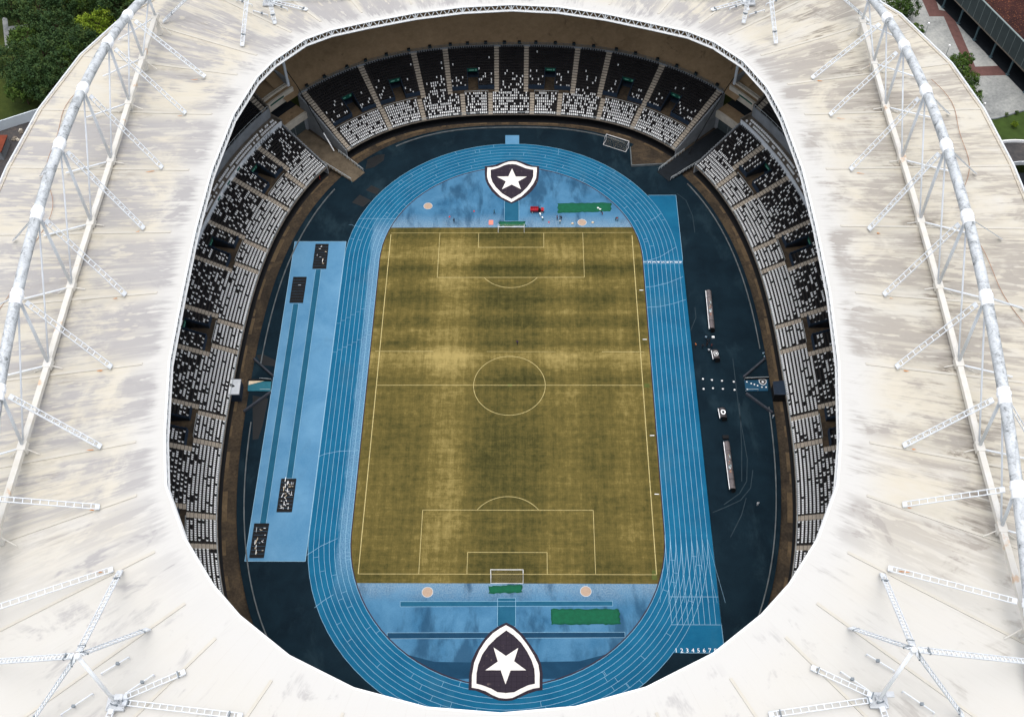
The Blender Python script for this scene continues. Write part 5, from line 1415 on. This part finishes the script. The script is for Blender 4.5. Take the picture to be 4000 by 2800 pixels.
# ------------------------------------------------------------------ people
def body_mesh(pose):
    """one skinned figure; returns a mesh with material slots skin / shirt / trousers / shoes"""
    J = {'pelvis': (0,0,.95,.15), 'belly': (0,0,1.12,.135), 'chest': (0,0,1.33,.16), 'neck': (0,0,1.50,.06), 'head0': (0,.01,1.60,.085), 'head1': (0,.01,1.72,.075)}
    for s, n in ((-1, 'l'), (1, 'r')):
        J['hip'+n] = (.09*s, 0, .90, .10); J['knee'+n] = (.11*s, .02, .50, .065); J['ank'+n] = (.12*s, 0, .09, .045); J['toe'+n] = (.13*s, .16, .04, .04)
        J['sho'+n] = (.19*s, 0, 1.42, .06); J['elb'+n] = (.27*s, -.02, 1.13, .045); J['wri'+n] = (.27*s, .10, .90, .032); J['han'+n] = (.27*s, .14, .82, .035)
    if pose == 'walk':
        J['kneel'] = (-.11, .16, .52, .065); J['ankl'] = (-.12, .12, .10, .045); J['toel'] = (-.12, .28, .06, .04); J['kneer'] = (.11, -.06, .50, .065); J['ankr'] = (.12, -.26, .12, .045); J['toer'] = (.12, -.12, .04, .04)
        J['elbl'] = (-.27, -.14, 1.15, .045); J['wril'] = (-.25, -.08, .92, .032); J['hanl'] = (-.25, -.03, .85, .035); J['elbr'] = (.27, .10, 1.16, .045); J['wrir'] = (.24, .28, 1.02, .032); J['hanr'] = (.23, .36, 1.0, .035)
    if pose == 'bend':
        for kk_, (y, z) in {'belly': (.12, 1.04), 'chest': (.36, 1.10), 'neck': (.52, 1.10), 'head0': (.62, 1.08), 'head1': (.72, 1.03)}.items(): J[kk_] = (0, y, z, J[kk_][3])
        for s, n in ((-1, 'l'), (1, 'r')):
            J['sho'+n] = (.18*s, .42, 1.10, .06); J['elb'+n] = (.22*s, .52, .84, .045); J['wri'+n] = (.18*s, .62, .60, .032); J['han'+n] = (.16*s, .66, .52, .035)
    names = list(J); ix = {n: i for i, n in enumerate(names)}
    E_ = [('pelvis','belly'),('belly','chest'),('chest','neck'),('neck','head0'),('head0','head1')]
    for n in 'lr': E_ += [('pelvis','hip'+n),('hip'+n,'knee'+n),('knee'+n,'ank'+n),('ank'+n,'toe'+n),('chest','sho'+n),('sho'+n,'elb'+n),('elb'+n,'wri'+n),('wri'+n,'han'+n)]
    me = bpy.data.meshes.new('tmp'); me.from_pydata([J[n][:3] for n in names], [(ix[a], ix[b]) for a, b in E_], [])
    o = bpy.data.objects.new('tmp', me); col.objects.link(o)
    sk = o.modifiers.new('skin', 'SKIN'); 
    for n in names:
        sv = me.skin_vertices[0].data[ix[n]]; sv.radius = (J[n][3], J[n][3]); sv.use_root = (n == 'pelvis')
    ss = o.modifiers.new('sub', 'SUBSURF'); ss.levels = 1; ss.render_levels = 1
    dg = bpy.context.evaluated_depsgraph_get(); m2 = bpy.data.meshes.new_from_object(o.evaluated_get(dg)); bpy.data.objects.remove(o)
    m2.name = 'person_'+pose; m2.materials.clear()
    for q in ('skin', 'cloth_white', 'cloth_black', 'rubber'): m2.materials.append(MATS[q])
    legs = {'hip', 'knee'}; segs = [(np.array(J[a][:3]), np.array(J[b][:3]), a, b) for a, b in E_]
    for p in m2.polygons:
        c = np.array(p.center); best = min(segs, key=lambda s_: np.linalg.norm(c-(s_[0]+(s_[1]-s_[0])*np.clip(np.dot(c-s_[0], s_[1]-s_[0])/np.dot(s_[1]-s_[0], s_[1]-s_[0]), 0, 1))))
        a, b = best[2], best[3]
        if 'toe' in b: mi_ = 3
        elif b.startswith(('knee', 'ank', 'hip')): mi_ = 2
        elif b.startswith(('wri', 'han', 'head', 'neck')) : mi_ = 0 if not (b == 'neck' and c[2] < 1.44 and pose != 'bend') else 1
        else: mi_ = 1
        p.material_index = mi_; p.use_smooth = True
    return m2, J['head1']
BODY = {p: body_mesh(p) for p in ('stand', 'walk', 'bend')}
hairs = {}
for p, (m_, h) in BODY.items():
    mb = MB(); n = 8
    for j, (dz, r_) in enumerate(((-.05, .098), (.0, .10), (.05, .085), (.085, .045))):
        for i in range(n): a = 2*math.pi*i/n; mb.v.append((r_*math.cos(a), r_*math.sin(a)-.012, dz+.02))
    for j in range(3):
        for i in range(n): mb.f.append((j*n+i, j*n+(i+1) % n, (j+1)*n+(i+1) % n, (j+1)*n+i))
    mb.f.append(tuple(range(3*n, 4*n))); mb.f.append(tuple(range(n))[::-1]); hairs[p] = mb.mesh('hair', 'hair', True)
def person(px, label, shirt, legs, pose='stand', rot=0, z=.03, sc=1.04):
    g_ = G(*px, z); m_, h = BODY[pose]
    o = link('person', m_); o.location = g_; o.rotation_euler = (0, 0, rot); o.scale = (sc, sc, sc)
    for s_, mt in zip(o.material_slots, ('skin', shirt, legs, 'rubber')): s_.link = 'OBJECT'; s_.material = MATS[mt]
    c = link('hair', hairs[pose], o); c.location = h[:3]
    if pose == 'bend': c.rotation_euler = (R(-70), 0, 0)
    return tag(o, label, 'person')
person((2111, 847), 'person in white stooping against the side of the red truck', 'cloth_white', 'cloth_white', 'bend', R(20))
person((2121, 862), 'person in white shirt and green shorts bending behind the truck', 'cloth_white', 'cloth_green', 'bend', R(35))
person((2176, 859), 'person in dark clothes standing apart from the huddle by the green net', 'cloth_maroon', 'cloth_navy', 'stand', R(-60))
person((2187, 858), 'person in dark clothes and cap in the huddle by the green net', 'cloth_black', 'cloth_navy', 'stand', R(-100))
person((2192, 861), 'person all in black leaning in the huddle by the green net', 'cloth_black', 'cloth_black', 'walk', R(150))
person((2187, 875), 'person in white shirt and green shorts facing the huddle', 'cloth_white', 'cloth_green', 'stand', R(10))
person((2353, 840), 'person in dark clothes stooping over the edge of the long green net', 'cloth_black', 'cloth_maroon', 'bend', R(60))
person((2404, 862), 'person in a dark top working near the track bend beside the green net', 'cloth_navy', 'cloth_green', 'bend', R(-70))
person((2414, 863), 'person with a grey top helping near the track bend beside the green net', 'cloth_maroon', 'cloth_green', 'bend', R(80))
person((1931, 837), 'person in teal walking past the star pointing up on the jump side', 'cloth_green', 'cloth_navy', 'walk', R(90))
person((1774, 870), 'person in dark clothes standing near the throwing circle by the jump side', 'cloth_navy', 'cloth_black', 'stand', R(30))
person((2021, 1345), 'lone person in purple walking on the grass pitch', 'cloth_purple', 'cloth_navy', 'walk', R(-30))
for px, lb, sh_, lg, ps, rt in (((2756,1327),'person in pale blue shirt at the end of the grey bench','cloth_sky','cloth_black','stand',0), ((2770,1337),'person in black behind the pale blue shirt by the bench','cloth_black','cloth_black','stand',90), ((2761,1341),'person in black in the middle of the group by the benches','cloth_black','cloth_navy','walk',40),
    ((2716,1355),'person in an orange shirt at the edge of the track','cloth_orange','cloth_black','stand',120), ((2743,1361),'person in black standing alone between the track and the group','cloth_black','cloth_black','walk',-50), ((2760,1354),'person in black turned to the group by the benches','cloth_black','cloth_black','stand',200),
    ((2778,1358),'person in a maroon top beside the shelter with the shield','cloth_maroon','cloth_black','walk',60), ((2767,1377),'person in a white shirt in front of the shelter with the shield','cloth_white','cloth_black','stand',-20),
    ((2979,1390),'person in pale teal top by the edge wall','cloth_sky','cloth_green','walk',10), ((2983,1403),'person in sky blue top at the tip of the barrier wall','cloth_sky','cloth_navy','stand',90),
    ((2958,1974),'person in white alone on the wide black apron','cloth_white','cloth_white','stand',0), ((3018,1634),'person in white by the edge wall past the slanting barrier','cloth_white','cloth_sky','stand',40)):
    person(px, lb, sh_, lg, ps, R(rt), .01)
person((1250, 702), 'person in an orange red jacket below the seats at the corner ramp', 'cloth_red', 'cloth_red', 'stand', R(120), -.69)

# ================================================================== outside
def gsheet(name, pts, z, mat, kind='structure', parent=None):
    return sheet(name, [G(*p, z)[:2] for p in pts], z, mat, parent, kind)
z1 = GZ+.02
gsheet('plaza', [(3380,-60),(4060,-60),(4060,425),(4000,434),(3919,457),(3864,468),(3828,459),(3798,430),(3740,380),(3600,300),(3400,100)], z1, 'plaza_concrete')
k3 = 3.29
def pz(x, y): return (3600+x/k3, y/k3)
gsheet('brick_path', [pz(-30,-80), pz(170,-40), pz(225,130), pz(330,150), pz(385,180), pz(480,370), pz(690,860), pz(1240,840), pz(1400,860), pz(1400,960), pz(700,980), pz(620,960), pz(395,470), pz(285,215), pz(100,215)], z1+.02, 'brick_red')
gsheet('brick_path', [(3850,520),(3880,548),(3840,580),(3830,540)], z1+.02, 'brick_red')
simple('lawn_green', srgb(50, 68, 24), .95, var=.35, scale=.4)
gsheet('lawn', [(3780,420),(3798,432),(3828,461),(3864,470),(3919,459),(4000,436),(4060,420),(4060,560),(3951,552),(3855,565),(3800,500)], z1+.01, 'lawn_green')
# kerb of the plaza
mb = MB(); kp = [G(*p, z1) for p in [(3798,430),(3812,446),(3828,459),(3864,468),(3892,465),(3919,457),(4000,434),(4040,422)]]
for a, b in zip(kp, kp[1:]): mb.beam((a[0], a[1], z1+.2), (b[0], b[1], z1+.2), .35, .45)
tag(mb.build('plaza_kerb', 'concrete_grey'), kind='structure')
# building on pillars
hb, ht = 5.2, 12.6
T0, T1 = G(3734, 3, hb), G(3992, 267, hb)
dx, dy = T1[0]-T0[0], T1[1]-T0[1]; Lb = math.hypot(dx, dy); ux, uy = dx/Lb, dy/Lb; vx, vy = uy, -ux
if vx*1+vy*0 < 0: vx, vy = -vx, -vy
bl = thing('pillared_building', 'long grey panelled building on pillars with a leaf strewn brown roof', 'building', None, (T0[0], T0[1], GZ), math.atan2(uy, ux))
sgv = 1 if (-uy*vx+ux*vy) > 0 else -1
x_0, x_1 = -26, Lb+22
mb = MB(); mb.box(x_0, x_1, min(0, sgv*34), max(0, sgv*34), hb-GZ-.5, hb-GZ); mb.build('floor_slab', 'concrete', bl)
gu = MB(); gu.box(x_0, x_1, min(sgv*.6, sgv*34), max(sgv*.6, sgv*34), .05, .09); gu.build('undercroft_shade', 'dark_asphalt', bl)  # dark sheet that paints the building's shadow on the ground
mb = MB(); mb.box(x_0, x_1, min(sgv*9, sgv*9.4), max(sgv*9, sgv*9.4), .09, hb-GZ-.5); mb.build('undercroft_shade_wall', 'dark_wall', bl)  # dark back wall added to deepen the shade under the building
nP = 26; w_ = (x_1-x_0)/nP
for i in range(nP):
    mb = MB(); a_ = x_0+i*w_; mb.box(a_+.06, a_+w_-.06, min(0, sgv*.35), max(0, sgv*.35), hb-GZ, ht-GZ); mb.build('wall_panel', 'facade', bl)
    mb = MB(); mb.box(a_-.06, a_+.06, min(-sgv*.05, sgv*.3), max(-sgv*.05, sgv*.3), hb-GZ, ht-GZ); mb.build('panel_joint', 'facade_line', bl)
mb = MB(); mb.box(x_0, x_1, min(sgv*.4, sgv*34), max(sgv*.4, sgv*34), ht-GZ-1.2, ht-GZ-.7); mb.build('roof', 'leafy_roof', bl)
mb = MB(); mb.box(x_0, x_1, min(-sgv*.1, sgv*.4), max(-sgv*.1, sgv*.4), ht-GZ, ht-GZ+.25); mb.build('roof_edge', 'facade_line', bl)
for i in range(9):
    xx = -24+i*9.2; yy = sgv*.9
    mb = MB(); mb.tube([(xx, yy, 0), (xx, yy, hb-GZ-.5)], .32, 10); mb.box(xx-.5, xx+.5, yy-.5, yy+.5, 0, .3); mb.tube([(xx, yy, hb-GZ-2.2), (xx+1.4, yy+sgv*.6, hb-GZ-.5)], .16, 6); mb.build('pillar', 'pillar', bl)
for px, lb in (((3612, 140), 'slim lamp post on the plaza by the roof edge'), ((3692, 226), 'slim lamp post on the plaza beside the brick path'), ((3828, 452), 'slim lamp post at the plaza kerb above the lawn')):
    p = G(*px, z1); t = thing('lamp_post', lb, 'lamp post', None, p); mb = MB(); mb.tube([(0,0,0),(0,0,4.6)], [.1,.06], 8); mb.build('post', 'facade_line', t)
    mb = MB(); mb.tube([(0,0,4.6),(0,0,4.75),(0,0,5.05)], [.15,.35,.28], 10); mb.build('lamp_head', 'white_paint', t)
# round ramp tower
def ring_deck(name, cx, cy, r0, r1, z0, z1_, mat, parent, n=72):
    mb = MB()
    for i in range(n):
        a, b = 2*math.pi*i/n, 2*math.pi*(i+1)/n; k_ = len(mb.v)
        for z in (z0, z1_): mb.v += [(cx+r0*math.cos(a), cy+r0*math.sin(a), z), (cx+r0*math.cos(b), cy+r0*math.sin(b), z), (cx+r1*math.cos(b), cy+r1*math.sin(b), z), (cx+r1*math.cos(a), cy+r1*math.sin(a), z)]
        mb.f += [(k_,k_+1,k_+2,k_+3),(k_+4,k_+5,k_+6,k_+7),(k_,k_+1,k_+5,k_+4),(k_+3,k_+2,k_+6,k_+7)]
    return mb.build(name, mat, parent)
a3 = [G(3855,557,5), G(3925,546,5), G(4000,549,5)]
(xa, ya, _), (xb, yb_, _), (xc, yc, _) = a3
D_ = 2*(xa*(yb_-yc)+xb*(yc-ya)+xc*(ya-yb_)); ccx = ((xa*xa+ya*ya)*(yb_-yc)+(xb*xb+yb_*yb_)*(yc-ya)+(xc*xc+yc*yc)*(ya-yb_))/D_; ccy = ((xa*xa+ya*ya)*(xc-xb)+(xb*xb+yb_*yb_)*(xa-xc)+(xc*xc+yc*yc)*(xb-xa))/D_
cr = min(math.hypot(xa-ccx, ya-ccy), 26)
pt = G(3951, 546, 5); ccx, ccy = pt[0]+1.0, pt[1]-cr
rt_ = thing('spiral_ramp', 'round grey spiral ramp with a white rim below the lawn', 'ramp', None, (ccx, ccy, GZ))
ring_deck('ramp_deck', 0, 0, cr-9, cr, 3.8-GZ, 4.2-GZ, 'yard', rt_); ring_deck('outer_parapet', 0, 0, cr-.35, cr, 4.2-GZ, 5.1-GZ, 'white_paint', rt_); ring_deck('inner_parapet', 0, 0, cr-9.3, cr-9, 3.8-GZ, 5.1-GZ, 'dull_steel', rt_)
ring_deck('lower_deck', 0, 0, cr-18, cr-9.6, .6-GZ, 1.0-GZ, 'dark_asphalt', rt_); ring_deck('core_wall', 0, 0, cr-18.5, cr-18, 0, 6-GZ, 'dark_wall', rt_)
for i in range(12):
    a = 2*math.pi*i/12; mb = MB(); x, y = (cr-4.5)*math.cos(a), (cr-4.5)*math.sin(a); mb.tube([(x, y, 0), (x, y, 3.8-GZ)], .5, 10); mb.build('column', 'concrete_grey', rt_)
# west: perimeter wall, yard, path
A_, B_ = G(-40, 524, z1), G(175, 455, z1)
d_ = Vector((B_[0]-A_[0], B_[1]-A_[1])).normalized(); A2 = (A_[0]-d_.x*30, A_[1]-d_.y*30)
mb = MB(); 
for i in range(9):
    f0, f1 = i/9, (i+1)/9; p0, p1 = Vector(A2).lerp(Vector(B_[:2])+d_*12, f0), Vector(A2).lerp(Vector(B_[:2])+d_*12, f1)
    mb.beam((p0.x, p0.y, GZ+1.75), (p1.x, p1.y, GZ+1.75), .3, 3.5)
pw_ = mb.build('perimeter_wall', 'perimeter_wall'); tag(pw_, 'plain pale perimeter wall between the park trees and the dark yard', 'wall')
gsheet('yard', [(-120,560),(-40,512),(175,448),(260,400),(240,520),(60,800),(-120,1100)], z1, 'yard')
gsheet('path', [(8,70),(28,68),(40,180),(22,200)], z1+.02, 'plaza_concrete'); gsheet('path', [(30,105),(110,95),(108,108),(34,120)], z1+.024, 'plaza_concrete')
simple('rust_roof', srgb(110, 52, 34), .9, var=.3)
p = G(-14, 560, 2.0); t = thing('rusty_shed', 'rust brown shed corner in the dark yard below the perimeter wall', 'shed', None, (p[0]-1, p[1], GZ)); mb = MB(); mb.box(-3, 3, -3.4, 3.4, 0, 3.2); mb.build('walls', 'concrete_grey', t); mb = MB(); mb.box(-3.3, 3.3, -3.7, 3.7, 3.2, 3.5); mb.build('roof', 'rust_roof', t)
r = random.Random(11)
for i in range(5):
    px = (25+r.uniform(0, 70), 505+r.uniform(0, 70)); p = G(*px, z1); mb = MB(); s = r.uniform(.5, .9); mb.box(-s, s, -s*.7, s*.7, 0, .35); mb.box(-s*.5, s*.6, -s*.4, s*.5, .35, .6)
    o = mb.build('rubble_heap', r.choice(('concrete_light', 'concrete', 'cream'))); o.location = p; o.rotation_euler = (0,0,r.uniform(0,3)); tag(o, 'small heap of rubble in the dark yard below the perimeter wall', 'rubble', 'rubble heaps in the yard')

# ------------------------------------------------------------------ trees
def tree_meshes(seed, H, CR, leafmat, nclump, per):
    r = random.Random(seed)
    tb = MB(); tb.tube([(0,0,0),(.1,.05,H*.25),(.0,.15,H*.5),(.1,.1,H*.8)], [.38,.3,.22,.08], 8)
    limbs = []
    for i in range(9):
        a = r.uniform(0, 6.28); z0_ = H*r.uniform(.28, .6); e = (CR*.75*math.cos(a)*r.uniform(.5, 1), CR*.75*math.sin(a)*r.uniform(.5, 1), z0_+H*r.uniform(.15, .3)); limbs.append(e)
        tb.tube([(0, .1, z0_), (e[0]*.5, e[1]*.5, z0_+(e[2]-z0_)*.6), e], [.16, .11, .04], 6)
    cm = MB(); cl = []
    for i in range(nclump):
        while True:
            x, y, z = r.uniform(-1, 1), r.uniform(-1, 1), r.uniform(-.9, 1)
            q = x*x+y*y+z*z
            if .12 < q < 1: break
        s = 1/math.sqrt(q) if r.random() < .55 else 1
        s *= r.uniform(.78, 1.08)
        cl.append((x*CR*s, y*CR*s, H*.66+z*s*H*.34, r.uniform(.7, 1.5)*CR/5))
    for (cx_, cy_, cz_, cr_) in cl:
        for k_ in range(per):
            th, ph = r.uniform(0, 6.28), math.acos(r.uniform(-1, 1)); rad = cr_*r.uniform(.4, 1.05)
            n = Vector((math.sin(ph)*math.cos(th), math.sin(ph)*math.sin(th), math.cos(ph)))
            c = Vector((cx_, cy_, cz_))+n*rad*Vector((1, 1, .75)).length/1.6
            n = (n+Vector((r.uniform(-.7, .7), r.uniform(-.7, .7), r.uniform(-.2, .8)))).normalized()
            u_ = n.cross(Vector((r.uniform(-1, 1), r.uniform(-1, 1), .3))).normalized(); w2 = n.cross(u_); s = r.uniform(.22, .46)
            i = len(cm.v); cm.v += [tuple(c-u_*s), tuple(c+w2*s*.6), tuple(c+u_*s), tuple(c-w2*s*.6)]; cm.f.append((i, i+1, i+2, i+3))
    return tb.mesh('trunk', 'trunk'), cm.mesh('crown', leafmat)
TREES = [tree_meshes(1, 13, 6.6, 'leaf_dark', 110, 34), tree_meshes(2, 12, 6.0, 'leaf_mid', 95, 34), tree_meshes(3, 12, 6.4, 'leaf_yellow', 105, 36), tree_meshes(4, 9, 3.6, 'leaf_mid', 60, 30), tree_meshes(5, 14, 7.2, 'leaf_dark', 120, 34)]
def tree(kind, px, zc, label, sc=1.0, rot=0.0, group=None):
    p = G(*px, GZ+zc*sc); t = thing('tree', label, 'tree', group, (p[0], p[1], GZ), rot); t.scale = (sc, sc, sc)
    a, b = TREES[kind]; link('trunk', a, t); link('crown', b, t)
tree(2, (372, 92), 8.5, 'bright yellow green tree among the dark park trees', .98, .4)
pk = [((40,10),4,1.1),((150,40),0,1.05),((250,10),4,1.0),((330,-10),1,1.0),((450,20),0,1.0),((520,-20),1,1.0),((215,115),0,1.0),((95,155),1,.9),((290,180),4,.95),((170,215),0,1.05),((60,250),4,.9),((245,270),0,1.0),((130,310),4,1.0),((340,175),0,.85),((195,345),0,.85),((85,345),1,.8),((270,225),1,.9),((400,0),4,1.0)]
for i, (px, kd, sc) in enumerate(pk): tree(kd, px, 8.0, 'dark green broadleaf tree in the dense park clump behind the perimeter wall', sc, i*1.3, 'park trees behind the perimeter wall')
for px, kd, sc, lb in (((3500, 30), 1, .72, 'spreading tree beside the end of the arch at the top of the plaza'), ((3545, 40), 0, .6, 'darker tree touching the spreading one at the top of the plaza'), ((3577, 120), 3, .72, 'small round tree alone on the plaza concrete'),
    ((3735, 270), 1, .72, 'large bushy tree over the brick path beside the roof edge'), ((3775, 318), 1, .62, 'bushy tree joined to the large one beside the roof edge'), ((3790, 385), 3, 1.05, 'tree at the plaza kerb nearest the lawn'), ((3760, 350), 0, .55, 'dark tree between the bushy ones and the kerb'), ((3772, 232), 3, .7, 'slim pale tree rising from the brick path')):
    tree(kd, px, 7.2 if kd != 3 else 5.6, lb, sc, px[0])
for i, (px, lb) in enumerate((((3932, 448), 'small shrub against the plaza kerb'), ((3962, 490), 'yellowish shrub with broad leaves on the lawn'), ((3972, 440), 'tiny shrub by the kerb at the lawn edge'))):
    p = G(*px, GZ+.8); t = thing('shrub', lb, 'shrub', None, (p[0], p[1], GZ), i); t.scale = (.16, .16, .17); a, b = TREES[3 if i != 1 else 2]; link('stem', a, t); link('foliage', b, t)
